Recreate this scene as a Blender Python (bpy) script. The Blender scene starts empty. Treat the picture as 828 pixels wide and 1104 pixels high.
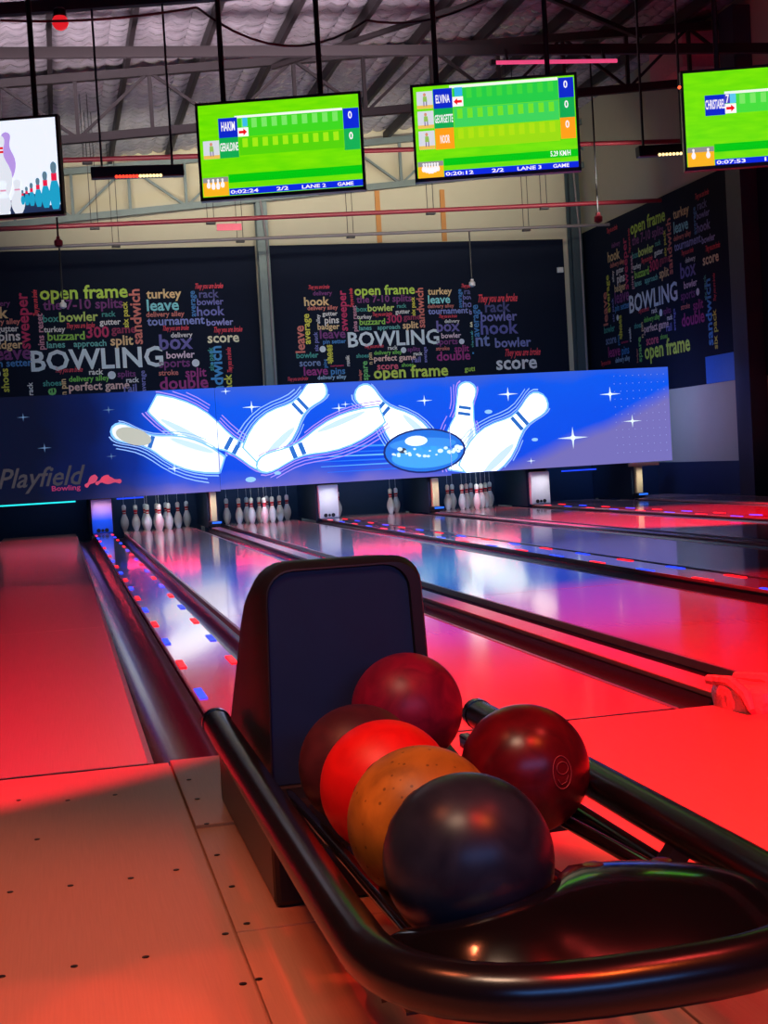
import bpy, bmesh, math, random
from mathutils import Vector, Matrix
random.seed(7)
S = bpy.context.scene
COL = S.collection
PI = math.pi

# ------------------------------------------------------------------ camera
F = 1500.0; VPX, VPY = 62.0, 514.0; ROLL = .058; H = .85
_a = Vector(((VPX-414)/F, (552-VPY)/F, -1)).normalized()
_u = Vector((-math.sin(ROLL), math.cos(ROLL), 0)); _u.z = -(_u.x*_a.x+_u.y*_a.y)/_a.z; _u.normalize()
_x = _a.cross(_u)
RM = Matrix((_x, _a, _u))                      # world = RM @ cam
CAM = Vector((0, 0, H))
cd = bpy.data.cameras.new('camera'); cam = bpy.data.objects.new('camera', cd); COL.objects.link(cam)
cd.sensor_fit = 'HORIZONTAL'; cd.sensor_width = 36; cd.lens = F*36/828; cd.clip_start = .05; cd.clip_end = 100
cam.matrix_world = Matrix.Translation(CAM) @ RM.to_4x4()
S.camera = cam
def ray(px, py): return RM @ Vector(((px-414)/F, (552-py)/F, -1))
def onz(px, py, z): d = ray(px, py); return CAM + d*((z-H)/d.z)
def ony(px, py, y): d = ray(px, py); return CAM + d*(y/d.y)
def onx(px, py, x): d = ray(px, py); return CAM + d*(x/d.x)

# ------------------------------------------------------------------ world and lights
def lin(c):
    return tuple((v/12.92 if v <= .04045 else ((v+.055)/1.055)**2.4) for v in (c[0]/255, c[1]/255, c[2]/255))
S.view_settings.view_transform = 'Standard'; S.view_settings.look = 'None'
S.view_settings.gamma = 1; S.view_settings.use_curve_mapping = False; S.view_settings.exposure = 0
wd = bpy.data.worlds.new('world'); S.world = wd; wd.use_nodes = True
wd.node_tree.nodes['Background'].inputs[0].default_value = (.02, .018, .03, 1)
wd.node_tree.nodes['Background'].inputs[1].default_value = .4
def lamp(kind, name, loc, to, col, energy, **kw):
    l = bpy.data.lights.new(name, kind); o = bpy.data.objects.new(name, l); COL.objects.link(o)
    l.color = col; l.energy = energy
    for k, v in kw.items(): setattr(l, k, v)
    o.location = loc
    o.rotation_euler = (Vector(to)-Vector(loc)).to_track_quat('-Z', 'Y').to_euler()
    return o
RED = (1, .012, .02); PINK = (1, .03, .16); BLUE = (.05, .12, 1); WARM = (1, .62, .42)
# red stage spots hanging over the approach, aimed down the lanes
lamp('SPOT', 'spot_red_left', (-1.4, 2.0, 4.6), (-1.0, 6.0, 0), (1, .005, .05), 3300, spot_size=math.radians(47), spot_blend=.16, shadow_soft_size=.06)
lamp('SPOT', 'spot_red_right', (2.3, .5, 4.8), (2.9, 4.0, 0), (1, .0005, .012), 9000, spot_size=math.radians(46), spot_blend=.22, shadow_soft_size=.06)
lamp('SPOT', 'spot_red_far', (6.6, 10.5, 5.0), (6.9, 14.3, 0), (1, .002, .02), 9000, spot_size=math.radians(36), spot_blend=.4, shadow_soft_size=.08)
lamp('SPOT', 'spot_red_rack', (.9, .3, 3.6), (.62, 2.0, .3), (1, .02, .015), 210, spot_size=math.radians(30), spot_blend=.5, shadow_soft_size=.1)
lamp('SPOT', 'spot_red_patch', (-1.2, .2, 4.5), (-.15, 2.05, 0), (1, .06, .05), 420, spot_size=math.radians(8), spot_blend=.25, shadow_soft_size=.03)
lamp('SPOT', 'spot_red_patch_b', (-.2, -.3, 4.5), (.16, 2.1, 0), (1, .04, .02), 420, spot_size=math.radians(7), spot_blend=.2, shadow_soft_size=.03)
lamp('SPOT', 'spot_amber', (1.8, -.4, 4.5), (.75, 1.1, 0), (1, .14, .02), 300, spot_size=math.radians(30), spot_blend=.5, shadow_soft_size=.05)
# house lights: warm over the approach, unseen fills added for back wall, murals and roof
lamp('SPOT', 'house_approach', (-1.7, 2.0, 4.6), (-1.0, 2.2, 0), (1, .20, .075), 600, spot_size=math.radians(40), spot_blend=.35, shadow_soft_size=.3, specular_factor=.3)
lamp('SPOT', 'house_approach_b', (2.6, 1.2, 4.6), (1.9, 1.9, 0), (1, .06, .05), 200, spot_size=math.radians(42), spot_blend=.5, shadow_soft_size=.3, specular_factor=.2)
lamp('AREA', 'house_rack', (-.9, .2, 4.8), (.4, 2.0, .3), (1, .62, .42), 13, shape='RECTANGLE', size=1.2, size_y=.5, spread=math.radians(70), specular_factor=.2)
lamp('AREA', 'back_fill', (4.5, 19.9, 5.0), (4.8, 25, 6.2), (1, .95, .84), 82, shape='RECTANGLE', size=9, size_y=.25, spread=math.radians(60))
lamp('AREA', 'mural_fill', (4.5, 20.2, 4.6), (4.6, 25, 3.3), (1, .95, .88), 42, shape='RECTANGLE', size=9, size_y=.2, spread=math.radians(90))
lamp('AREA', 'roof_fill_pink', (1.4, 14.9, 4.5), (2.0, 18.0, 6.4), (1, .80, .90), 125, shape='RECTANGLE', size=6, size_y=.3, spread=math.radians(64))  # stands in for spot light bounced up to the roof
# pale blue wash over the far half of the lanes
lamp('SPOT', 'spot_blue_lanes', (3.2, 10.8, 4.7), (3.4, 15.6, 0), (.26, .45, 1), 2000, spot_size=math.radians(66), spot_blend=.8, shadow_soft_size=.3, specular_factor=.3)
# unseen blue fills added behind the displays, washing the murals and the side wall
lamp('AREA', 'blue_fill', (4.5, 20.4, 1.5), (4.6, 25, 2.2), (.12, .36, 1), 95, shape='RECTANGLE', size=9, size_y=.15)
lamp('AREA', 'violet_fill', (8.4, 20.6, 1.7), (10, 20.8, 1.1), (.26, .30, 1), 26, shape='RECTANGLE', size=1.2, size_y=.15)
# unseen blue fill added behind the approach, tinting hood and balls
lamp('AREA', 'rear_blue_fill', (.6, -3.9, 2.4), (.6, 2, .6), (.10, .34, 1), 80, shape='RECTANGLE', size=5, size_y=1.0, specular_factor=.4)
# pin deck lamps and red strips under the display edge, one of each per lit lane
for cx_ in (1.37, 2.88, 4.58, 6.1):
    lamp('AREA', 'pin_deck_lamp', (cx_, 19.74, .49), (cx_, 20.5, .12), (.78, .95, 1), 2.2, shape='RECTANGLE', size=1.0, size_y=.04)
    lamp('AREA', 'red_strip', (cx_, 19.58, .50), (cx_, 19.45, 0), (1, .02, .08), 5.0, shape='RECTANGLE', size=1.0, size_y=.03, specular_factor=.1)
for cx_ in (.56, 2.11, 3.75, 5.35, 6.96, 8.55):  # unseen small lights added before the displays to brighten the posts
    lamp('AREA', 'post_fill', (cx_, 19.38, .52), (cx_, 19.6, .2), (.9, .92, 1), .55, shape='RECTANGLE', size=.25, size_y=.03, spread=math.radians(90))
lamp('AREA', 'red_strip', (-.3, 19.58, .50), (-.3, 19.3, 0), (1, .02, .08), 3, shape='RECTANGLE', size=1.0, size_y=.03, specular_factor=.1)

# ------------------------------------------------------------------ materials
MATS = {}
def mat(name, rgb, rough=.5, metal=0, emit=0, var=.12, scale=20, bump=0, coat=0, stretch=(1, 1, 1), spec=.5):
    if name in MATS: return MATS[name]
    m = bpy.data.materials.new(name); m.use_nodes = True; nt = m.node_tree; b = nt.nodes['Principled BSDF']
    c = lin(rgb)
    b.inputs['Roughness'].default_value = rough; b.inputs['Metallic'].default_value = metal
    b.inputs['Specular IOR Level'].default_value = spec
    if coat: b.inputs['Coat Weight'].default_value = coat; b.inputs['Coat Roughness'].default_value = .06
    if emit:
        b.inputs['Base Color'].default_value = (c[0]*.3, c[1]*.3, c[2]*.3, 1)
        b.inputs['Emission Color'].default_value = (*c, 1); b.inputs['Emission Strength'].default_value = emit
    else:
        tc = nt.nodes.new('ShaderNodeTexCoord'); mp = nt.nodes.new('ShaderNodeMapping'); mp.inputs['Scale'].default_value = stretch
        nz = nt.nodes.new('ShaderNodeTexNoise'); nz.inputs['Scale'].default_value = scale; nz.inputs['Detail'].default_value = 4
        mx = nt.nodes.new('ShaderNodeMix'); mx.data_type = 'RGBA'
        mx.inputs['A'].default_value = (*[v*(1-var) for v in c], 1); mx.inputs['B'].default_value = (*[min(1, v*(1+var)) for v in c], 1)
        nt.links.new(tc.outputs['Object'], mp.inputs[0]); nt.links.new(mp.outputs[0], nz.inputs['Vector'])
        nt.links.new(nz.outputs['Fac'], mx.inputs['Factor']); nt.links.new(mx.outputs['Result'], b.inputs['Base Color'])
        if bump:
            bp = nt.nodes.new('ShaderNodeBump'); bp.inputs['Strength'].default_value = bump; bp.inputs['Distance'].default_value = .02
            nt.links.new(nz.outputs['Fac'], bp.inputs['Height']); nt.links.new(bp.outputs[0], b.inputs['Normal'])
    MATS[name] = m; return m
def emat(rgb, k=1.0):
    return mat('glow_%d_%d_%d_%d' % (*[int(v) for v in rgb], int(k*100)), rgb, .4, emit=k)
def pmat(rgb):
    return mat('print_%d_%d_%d' % tuple(int(v) for v in rgb), rgb, .65, var=.06)

M_black = mat('black_plastic', (22, 22, 25), .32, var=.2)
M_black_gloss = mat('black_gloss', (14, 13, 15), .16, var=.2, coat=.6)
M_tube = mat('tube_black', (19, 18, 21), .24, var=.2, spec=.7)
M_lane = mat('lane_wood', (186, 160, 146), .115, var=.07, scale=7, stretch=(40, .5, 1), coat=.2)
M_lane_dull = mat('lane_wood_dull', (172, 140, 124), .26, var=.09, scale=7, stretch=(40, .5, 1))
M_divider = mat('divider_wood', (170, 142, 128), .12, var=.08, scale=9, stretch=(20, .6, 1), coat=.6)
M_appr = mat('approach_wood', (172, 128, 104), .42, var=.13, scale=6, stretch=(50, 1, 1), spec=.3)
M_gutter = mat('gutter_grey', (54, 45, 50), .2, var=.2, scale=8)
M_trimsilver = mat('edge_silver', (150, 140, 140), .3, .6, var=.15)
M_pin = mat('pin_white', (235, 232, 226), .3, var=.03, coat=.4)
M_red = mat('pin_red', (205, 22, 34), .35, var=.05)
M_beige = mat('wall_beige', (176, 168, 138), .85, var=.05, scale=3)
M_mural = mat('mural_black', (15, 22, 36), .8, spec=.15, var=.12, scale=5)
M_navy = mat('wall_navy', (20, 34, 60), .6, var=.12, scale=4)
M_white = mat('wall_white', (205, 200, 200), .8, var=.04, scale=3)
M_steel = mat('steel_dark', (30, 24, 26), .6, 0, var=.2, scale=9)
M_steelg = mat('steel_green', (92, 104, 98), .5, .3, var=.15, scale=9)
M_foil = mat('foil_silver', (186, 182, 188), .26, .5, var=.35, scale=9, bump=.5, stretch=(1, 5, 1))
M_pipe_red = mat('pipe_red', (118, 24, 38), .45, var=.1)
M_pipe_grey = mat('pipe_grey', (120, 112, 108), .5, .2, var=.1)
M_pit = mat('pit_navy', (18, 44, 66), .6, var=.15)
M_cream = mat('post_cream', (214, 190, 140), .55, var=.08)
M_post = mat('post_white', (214, 210, 214), .4, var=.04)
M_ochre = mat('trim_ochre', (176, 116, 44), .6, var=.1)
M_screw = mat('screw_dark', (38, 26, 24), .5, .4)

# ------------------------------------------------------------------ mesh helpers
class MB:
    def __init__(s): s.v = []; s.f = []; s.smooth = False
    def add(s, vs, fs):
        n = len(s.v); s.v += [tuple(v) for v in vs]; s.f += [tuple(i+n for i in f) for f in fs]; return s
    def box(s, x0, x1, y0, y1, z0, z1):
        return s.add([(x0,y0,z0),(x1,y0,z0),(x1,y1,z0),(x0,y1,z0),(x0,y0,z1),(x1,y0,z1),(x1,y1,z1),(x0,y1,z1)],
                     [(0,3,2,1),(4,5,6,7),(0,1,5,4),(1,2,6,5),(2,3,7,6),(3,0,4,7)])
    def bar(s, p, q, w, h=None):
        p = Vector(p); q = Vector(q); h = h or w; d = (q-p).normalized()
        r = d.cross(Vector((0, 0, 1)))
        if r.length < 1e-3: r = Vector((1, 0, 0))
        r.normalize(); u = r.cross(d)
        vs = [c + r*a*w/2 + u*b*h/2 for c in (p, q) for a, b in ((-1,-1),(1,-1),(1,1),(-1,1))]
        return s.add(vs, [(0,1,2,3),(7,6,5,4),(0,4,5,1),(1,5,6,2),(2,6,7,3),(3,7,4,0)])
    def tube(s, pts, r, n=10, cap=True):
        pts = [Vector(p) for p in pts]; rings = []; prev = None
        for i, p in enumerate(pts):
            t = (pts[min(i+1, len(pts)-1)]-pts[max(i-1, 0)]).normalized()
            if prev is None:
                a = Vector((0, 0, 1)) if abs(t.z) < .9 else Vector((1, 0, 0)); prev = t.cross(a).normalized()
            prev = (prev - t*prev.dot(t)).normalized(); b = t.cross(prev)
            rr = r[i] if isinstance(r, (list, tuple)) else r
            rings.append([p + (prev*math.cos(2*PI*k/n)+b*math.sin(2*PI*k/n))*rr for k in range(n)])
        vs = [v for R in rings for v in R]; fs = []
        for i in range(len(pts)-1):
            for k in range(n): fs.append((i*n+k, i*n+(k+1) % n, (i+1)*n+(k+1) % n, (i+1)*n+k))
        if cap: fs += [tuple(range(n))[::-1], tuple((len(pts)-1)*n+k for k in range(n))]
        s.smooth = True; return s.add(vs, fs)
    def lathe(s, prof, n=20, o=(0, 0, 0)):
        vs = [(o[0]+r*math.cos(2*PI*k/n), o[1]+r*math.sin(2*PI*k/n), o[2]+z) for r, z in prof for k in range(n)]
        fs = [(i*n+k, i*n+(k+1) % n, (i+1)*n+(k+1) % n, (i+1)*n+k) for i in range(len(prof)-1) for k in range(n)]
        fs += [tuple(range(n))[::-1], tuple((len(prof)-1)*n+k for k in range(n))]
        s.smooth = True; return s.add(vs, fs)
    def sphere(s, c, r, n=16, m=10):
        return s.lathe([(max(r*math.sin(PI*i/m), 1e-5), -r*math.cos(PI*i/m)) for i in range(m+1)], n, c)
    def poly(s, pts, d=None):
        pts = [Vector(p) for p in pts]; n = len(pts)
        if d is None: return s.add(pts, [tuple(range(n))])
        d = Vector(d)
        return s.add(pts+[p+d for p in pts], [tuple(range(n)), tuple(range(2*n-1, n-1, -1))]+[(i, n+i, n+(i+1) % n, (i+1) % n) for i in range(n)])
    def mesh(s, name):
        m = bpy.data.meshes.new(name); m.from_pydata(s.v, [], s.f)
        bm = bmesh.new(); bm.from_mesh(m); bmesh.ops.recalc_face_normals(bm, faces=bm.faces); bm.to_mesh(m); bm.free()
        return m
def finish(o, smooth):
    if smooth:
        for p in o.data.polygons: p.use_smooth = True
        try: o.data.set_sharp_from_angle(angle=math.radians(38))
        except Exception: pass
def adopt(c, p):
    c.parent = p
    if p.parent is None: c.matrix_parent_inverse = Matrix.Translation(-p.location) @ Matrix.Identity(4)
    else: c.matrix_parent_inverse = Matrix.Identity(4)
def obj(name, mb, m, parent=None, local=False, bevel=0, label=None):
    me = mb.mesh(name) if isinstance(mb, MB) else mb
    o = bpy.data.objects.new(name, me); COL.objects.link(o)
    if m is not None and not me.materials: me.materials.append(m)
    if isinstance(mb, MB): finish(o, mb.smooth)
    if bevel:
        bv = o.modifiers.new('bevel', 'BEVEL'); bv.width = bevel; bv.segments = 2; bv.limit_method = 'ANGLE'
    if parent is not None:
        if local: o.parent = parent
        else: adopt(o, parent)
    if label: o['label'] = label
    return o
def tag(o, label, cat, group=None, kind=None):
    o['label'] = label; o['category'] = cat
    if group: o['group'] = group
    if kind: o['kind'] = kind
    return o
def thing(name, label, cat, loc=(0, 0, 0), group=None):
    o = bpy.data.objects.new(name, None); COL.objects.link(o); o.location = loc; o.empty_display_size = .1
    return tag(o, label, cat, group)
def struct(name, mb, m, label, cat='wall', **kw):
    o = obj(name, mb, m, **kw); return tag(o, label, cat, kind='structure')
def copy_tree(o, parent=None):
    c = o.copy(); COL.objects.link(c)
    if parent: c.parent = parent
    for ch in list(o.children): copy_tree(ch, c)
    return c

TXT = {}
def text_mesh(s, bold=.018, shear=0):
    k = (s, bold, shear)
    if k not in TXT:
        cu = bpy.data.curves.new('txt', 'FONT'); cu.body = s; cu.size = 1; cu.resolution_u = 2; cu.offset = bold; cu.shear = shear
        o = bpy.data.objects.new('txt', cu); COL.objects.link(o)
        dg = bpy.context.evaluated_depsgraph_get(); me = bpy.data.meshes.new_from_object(o.evaluated_get(dg))
        bpy.data.objects.remove(o); bpy.data.curves.remove(cu)
        vs = [v.co.copy() for v in me.vertices]; fs = [tuple(p.vertices) for p in me.polygons]; bpy.data.meshes.remove(me)
        x0 = min(v.x for v in vs); x1 = max(v.x for v in vs)
        y0 = min(v.y for v in vs); y1 = max(v.y for v in vs)
        TXT[k] = ([(v.x-x0, v.y) for v in vs], fs, x1-x0, y1, y0)
    return TXT[k]
def word(name, parent, s, org, u, v, width, m, hscale=1, bold=.018, shear=0, height=None, clip=None, local=False):
    """flat lettering: org is the left end of the baseline; u, v unit vectors along and up the line"""
    vs, fs, w, top, bot = text_mesh(s, bold, shear); k = width/w; kv = k*hscale
    if height: kv = height/top
    org = Vector(org); u = Vector(u); v = Vector(v)
    mb = MB(); mb.add([org + u*(a*k) + v*(b*kv) for a, b in vs], fs)
    return obj(name, mb, m, parent, local=local)

# ================================================================== THE SHELL
XR = 10.0; YB = 25.05
YF = 4.08                                     # foul line
def roofz(x): return 6.2+.088*x
struct('wall_back', MB().box(-7, XR+.3, YB, YB+.25, -.3, 7.6), M_beige, 'beige painted upper back wall above the dark murals')
struct('wall_right', MB().box(XR, XR+.25, -4, YB, -.3, 7.6), M_beige, 'pale side wall with dark mural at the end of the lanes')
struct('wall_left', MB().box(-7.25, -7, -4, YB+.25, -.3, 7.6), M_navy, 'dark side wall beyond the leftmost lane')
struct('wall_front', MB().box(-7, XR, -4.25, -4, -.3, 7.6), M_navy, 'dark wall behind the bowlers approach')
struct('baseboard_right', MB().box(XR-.03, XR, 12, YB, -.05, .5), M_navy, 'dark navy wainscot along the foot of the side wall', 'wainscot')
struct('wall_subfloor', MB().box(-7, XR, -4, YB, -.35, -.2), M_black, 'dark concrete slab under the lanes', 'slab')

# approach floor made of screwed-down panels
fl = struct('floor', MB().box(-7, XR, -4, YF-.004, -.2, -.012), M_appr, 'brown wood laminate bowlers approach lit by red light', 'floor')
def panel(x0, x1, y0, y1, dz=0):
    g = .0025
    o = obj('floor_panel', MB().box(x0+g, x1-g, y0+g, y1-g, -.012, dz), M_appr, fl, bevel=.0015); return o
xs = [-7, -5.42, -3.78, -2.14, -.5-.85, .262]
for i in range(5):
    for y0, y1 in ((-4, -.9), (-.9, 1.35), (1.35, YF-.004)): panel(xs[i], xs[i+1], y0, y1)
panel(.262, .86, 3.29, YF-.004, .006); panel(.262, .86, 2.52, 3.29); panel(.262, .86, 1.35, 2.52); panel(.262, .86, -.9, 1.35); panel(.262, .86, -4, -.9)
for x0, x1 in ((.86, 2.36), (2.36, 3.86), (3.86, 5.36), (5.36, 6.86), (6.86, 8.36), (8.36, 10)):
    for y0, y1 in ((-4, -.9), (-.9, 2.3), (2.3, YF-.004)): panel(x0, x1, y0, y1)
sm = MB().lathe([(.0065, 0), (.0065, .0012), (.003, .0016)], 8).mesh('screw')
for px, py in ((20,863),(73,863),(124,857),(204,843),(213,864),(223,891),(11,962),(76,955),(141,947),(234,922),(250,956),(266,996),(2,1053),(80,1042),(157,1032),(262,1061),(279,1056),(190,938),(40,905),(243,1007)):
    p = onz(px, py, 0); o = obj('screw', sm, M_screw, fl); o.matrix_parent_inverse = Matrix.Identity(4)
    o.location = (p.x, p.y, .006 if p.x > .262 and p.y > 3.29 else 0)

# ================================================================== LANES
YE = 20.95
GD = .085
def gutter_mesh(x0, x1):
    mb = MB(); n = 10; pts = []
    w = x1-x0
    for k in range(n+1):
        a = PI*k/n; pts.append((x0+w/2-math.cos(a)*w/2, -.006-math.sin(a)*GD))
    vs = [(x, y, z) for y in (YF, 19.9) for x, z in pts]
    mb.add(vs, [(k, k+1, n+2+k, n+1+k) for k in range(n)])
    mb.add([(x, y, z-.012) for x, y, z in vs], [(k, n+1+k, n+2+k, k+1) for k in range(n)])
    # foul-line end wall
    mb.add([(x, YF+.002, z) for x, z in pts]+[(x1, YF+.002, -.11), (x0, YF+.002, -.11)], [tuple(range(n+3))])
    mb.smooth = True; return mb
LN = [(-.82, .21, None, .435), (.87, 1.865, .688, 2.05), (2.35, 3.42, 2.18, 3.63), (4.07, 5.10, 3.88, 5.29),
      (5.58, 6.62, 5.39, 6.83), (7.28, 8.30, 7.09, 8.49), (8.78, 9.62, 8.59, 9.97)]
LBL = ['dull reddish bowling lane beside the unlit masking display with the script logo',
       'glossy bowling lane running past the ball return hood to a full rack of pins',
       'glossy bowling lane between the thin divider with capped end and the second broad divider',
       'glossy bowling lane with only three pins left standing',
       'glossy bowling lane with a full rack under the starry end of the display',
       'glossy empty bowling lane lit by a red pool of light',
       'narrow strip of glossy lane along the navy wainscot of the side wall']
for i, (x0, x1, gl, gr) in enumerate(LN):
    t = thing('bowling_lane', LBL[i], 'lane', ((x0+x1)/2, YF, 0), 'bowling lanes')
    ml = M_lane_dull if i == 0 else M_lane
    cuts = [YF, 7.9, 12.1, 16.3, YE]
    for a, b in zip(cuts, cuts[1:]):
        obj('lane_panel', MB().box(x0, x1, a+.002, b-.002, -.10, 0), ml, t, bevel=.002)
    for a, b in ((gl, x0), (x1, gr)):
        if a is not None and b is not None and b-a > .1: obj('gutter', gutter_mesh(a, b), M_gutter, t)
    for xe in (x0, x1): obj('edge_strip', MB().box(xe-.008, xe+.008, YF, 19.9, -.03, .002), M_trimsilver, t)
    obj('foul_line', MB().box(x0, x1, YF-.0, YF+.012, -.012, .0008), M_black, t)

# dividers: three broad ones with LED dots, three thin ones
def divider(x0, x1, label, wide, cap=True):
    t = thing('lane_divider', label, 'lane divider', ((x0+x1)/2, YF, 0), 'dividers between the lanes')
    ht = .03 if wide else .015
    obj('divider_cap', MB().box(x0, x1, YF+(0 if wide else .06), 19.55, ht-.022, ht), M_divider if wide else mat('divider_thin', (176, 130, 124), .25, var=.1), t, bevel=.004)
    obj('divider_body', MB().box(x0+.006, x1-.006, YF+(0 if wide else .05), 19.55, -.13, ht-.022), M_black, t)
    if wide:
        rm = MB().box(-.014, .014, -.12, .12, 0, .004)
        k = 0; y = 4.25
        while y < 19.4:
            for sx, ph in ((x0+.02, 0), (x1-.02, 1)):
                red = (k+ph) % 2 == 0 if ph == 0 else k % 2 == 0
                me = 'red' if red else 'blue'
                if ('led', me) not in TXT:
                    TXT[('led', me)] = rm.mesh('led_lamp'); TXT[('led', me)].materials.append(emat((255, 20, 30), 2.0) if red else emat((30, 60, 255), 2.0))
                o = bpy.data.objects.new('led_lamp', TXT[('led', me)]); COL.objects.link(o); o.parent = t
                o.location = (sx-t.location.x, y-t.location.y, ht)
            y += .82; k += 1
    return t
divider(.435, .688, 'broad lane divider with red and blue LED dots leading to the ball return', True)
divider(3.63, 3.88, 'broad lane divider with LED dots ending at the second white post', True)
divider(6.83, 7.09, 'broad lane divider with LED dots ending at the third white post', True)
td = divider(2.055, 2.175, 'thin raised lane divider with a crumpled pink capped end', False)
divider(5.29, 5.39, 'thin dark lane divider beside the lane with three standing pins', False)
divider(8.49, 8.59, 'thin lane divider leading to the cream post under the blank end of the display', False)
# crumpled pink end cap with two folds, and screws along the side
mb = MB()
P = [(2.03, 4.16), (2.19, 4.16), (2.22, 4.05), (2.2, 3.95), (2.14, 3.87), (2.05, 3.86), (2.0, 3.93), (1.99, 4.05)]
rings = []
for s_, z_ in ((1.0, .0), (1.02, .035), (.94, .06), (.7, .072), (.3, .07)):
    rings.append([((2.1+(x-2.1)*s_+random.uniform(-.006, .006)), 4.03+(y-4.03)*s_+random.uniform(-.008, .008), z_+random.uniform(-.006, .006)*(z_ > 0)) for x, y in P])
n = len(P); vs = [v for r in rings for v in r]
mb.add(vs, [(i*n+k, i*n+(k+1) % n, (i+1)*n+(k+1) % n, (i+1)*n+k) for i in range(4) for k in range(n)]+[tuple(4*n+k for k in range(n))])
mb.smooth = True
ec = obj('end_cap', mb, mat('cap_pink', (206, 128, 122), .3, var=.25, scale=30, bump=.5), td, label='crumpled pink end cap')
for a in (-.35, .25):
    obj('cap_fold', MB().tube([(2.06+a*.16, 4.13, .074), (2.1+a*.2, 4.02, .078), (2.1+a*.24, 3.9, .055), (2.1+a*.25, 3.86, .015)], [.016, .02, .018, .01], 8), mat('cap_pink', (0, 0, 0)), ec)
sc = MB().tube([(0, 0, 0), (-.004, 0, 0)], .007, 8).mesh('screw')
for y in (4.9, 5.05, 5.9, 7.2):
    o = bpy.data.objects.new('screw', sc); COL.objects.link(o)
    if not sc.materials: sc.materials.append(mat('screw_bright', (225, 190, 150), .25, .7))
    o.parent = td; o.location = (2.065-td.location.x, y-td.location.y, .01)

# ================================================================== PIT END: kickbacks, posts, pins
YM = 19.62
for i, (x0, x1, lab) in enumerate(((-.9, .42, 'dark unlit pit opening at the end of the dull left lane'), (.70, 2.06, 'dark pit behind the full rack nearest the script logo'),
                       (2.16, 3.62, 'dark pit behind the rack left of the second white post'), (3.89, 5.29, 'dark pit behind the three remaining pins'),
                       (5.39, 6.82, 'dark pit behind the rack beside the third white post'), (7.10, 8.49, 'dark empty pit between third white post and last cream post'),
                       (8.59, 9.6, 'dark empty pit at the side wall end'))):
    t = thing('pin_pit', lab, 'pin pit', ((x0+x1)/2, 21.2, 0), 'pits at the lane ends')
    obj('back_curtain', MB().box(x0-.02, x1+.02, 21.3, 21.34, -.25, .62), M_pit, t)
    obj('pit_floor', MB().box(x0, x1, YE+.02, 21.3, -.2, -.13), M_black, t)
    cl = (40, 230, 240) if i == 0 else (30, 70, 255)
    if i in (0, 1, 5):
        a, b = {0: (-.85, .22), 1: (.78, 1.15), 5: (7.35, 7.9)}[i]
        obj('led_strip', MB().box(a, b, 19.69, 19.72, .485, .505), emat(cl, 1.2), t)
def post_led_tint():  # blue LED light on the lower panel, put into its colour
    m = mat('post_led_tint', (214, 210, 214), .4); nt = m.node_tree; b_ = nt.nodes['Principled BSDF']
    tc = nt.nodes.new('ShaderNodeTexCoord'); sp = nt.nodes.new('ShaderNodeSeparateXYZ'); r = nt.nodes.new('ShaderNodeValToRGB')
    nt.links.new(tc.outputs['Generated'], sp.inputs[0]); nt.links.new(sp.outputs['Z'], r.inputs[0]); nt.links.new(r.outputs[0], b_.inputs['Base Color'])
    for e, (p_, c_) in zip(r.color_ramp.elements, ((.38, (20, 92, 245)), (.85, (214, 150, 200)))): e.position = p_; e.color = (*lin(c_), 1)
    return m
for x0, x1, lab in ((.42, .70, 'white ball return post with small dark emblem beside the script logo'), (3.61, 3.90, 'white post between the full rack and the three pins'),
                    (6.81, 7.11, 'white post at the end of the third broad divider')):
    t = thing('kickback_post', lab, 'post', ((x0+x1)/2, YM, 0), 'white posts at the divider ends')
    obj('post_panel', MB().box(x0, x1, YM-.03, YM+.06, .03, .508), M_post if x0 > 1 else post_led_tint(), t, bevel=.012)
    for dx in (-.055, 0, .055):
        obj('emblem', MB().tube([((x0+x1)/2+dx, YM-.033, .075), ((x0+x1)/2+dx, YM-.037, .075)], .02 if dx == 0 else .028, 12), M_black, t)
    for xa in (x0-.02, x1-.01): obj('side_panel', MB().box(xa, xa+.03, 19.72, 21.29, .002, .60), M_pit, t)
    obj('top_trim', MB().box(x0+.02, x1-.02, YM-.034, YM+.05, .508, .513), M_cream, t)
for x0, x1, lab in ((2.06, 2.15, 'slim cream post at the end of the capped thin divider'), (5.30, 5.40, 'slim cream post beside the rack behind the dark seam'),
                    (8.50, 8.60, 'slim cream post with a short crossbar under the blank display end')):
    t = thing('divider_post', lab, 'post', ((x0+x1)/2, YM, 0), 'cream posts at the divider ends')
    obj('post_panel', MB().box(x0, x1, YM-.02, YM+.07, .058, .512), M_cream, t, bevel=.01)
    for xa in (x0-.03, x1): obj('side_panel', MB().box(xa, xa+.03, 19.72, 21.29, .002, .60), M_pit, t)
    obj('foot', MB().box(x0-.03, x1+.03, YM-.06, YM+.08, 0.03, .1), M_black, t, bevel=.01)
    obj('blue_lamp', MB().box(x0+.01, x1+.05, YM-.075, YM-.062, .065, .09), emat((40, 110, 255), 1.2), t)
    if x0 > 8: obj('crossbar', MB().box(x0-.1, x1+.28, YM-.02, YM+.05, .5, .555), M_cream, t, bevel=.008)

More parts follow.
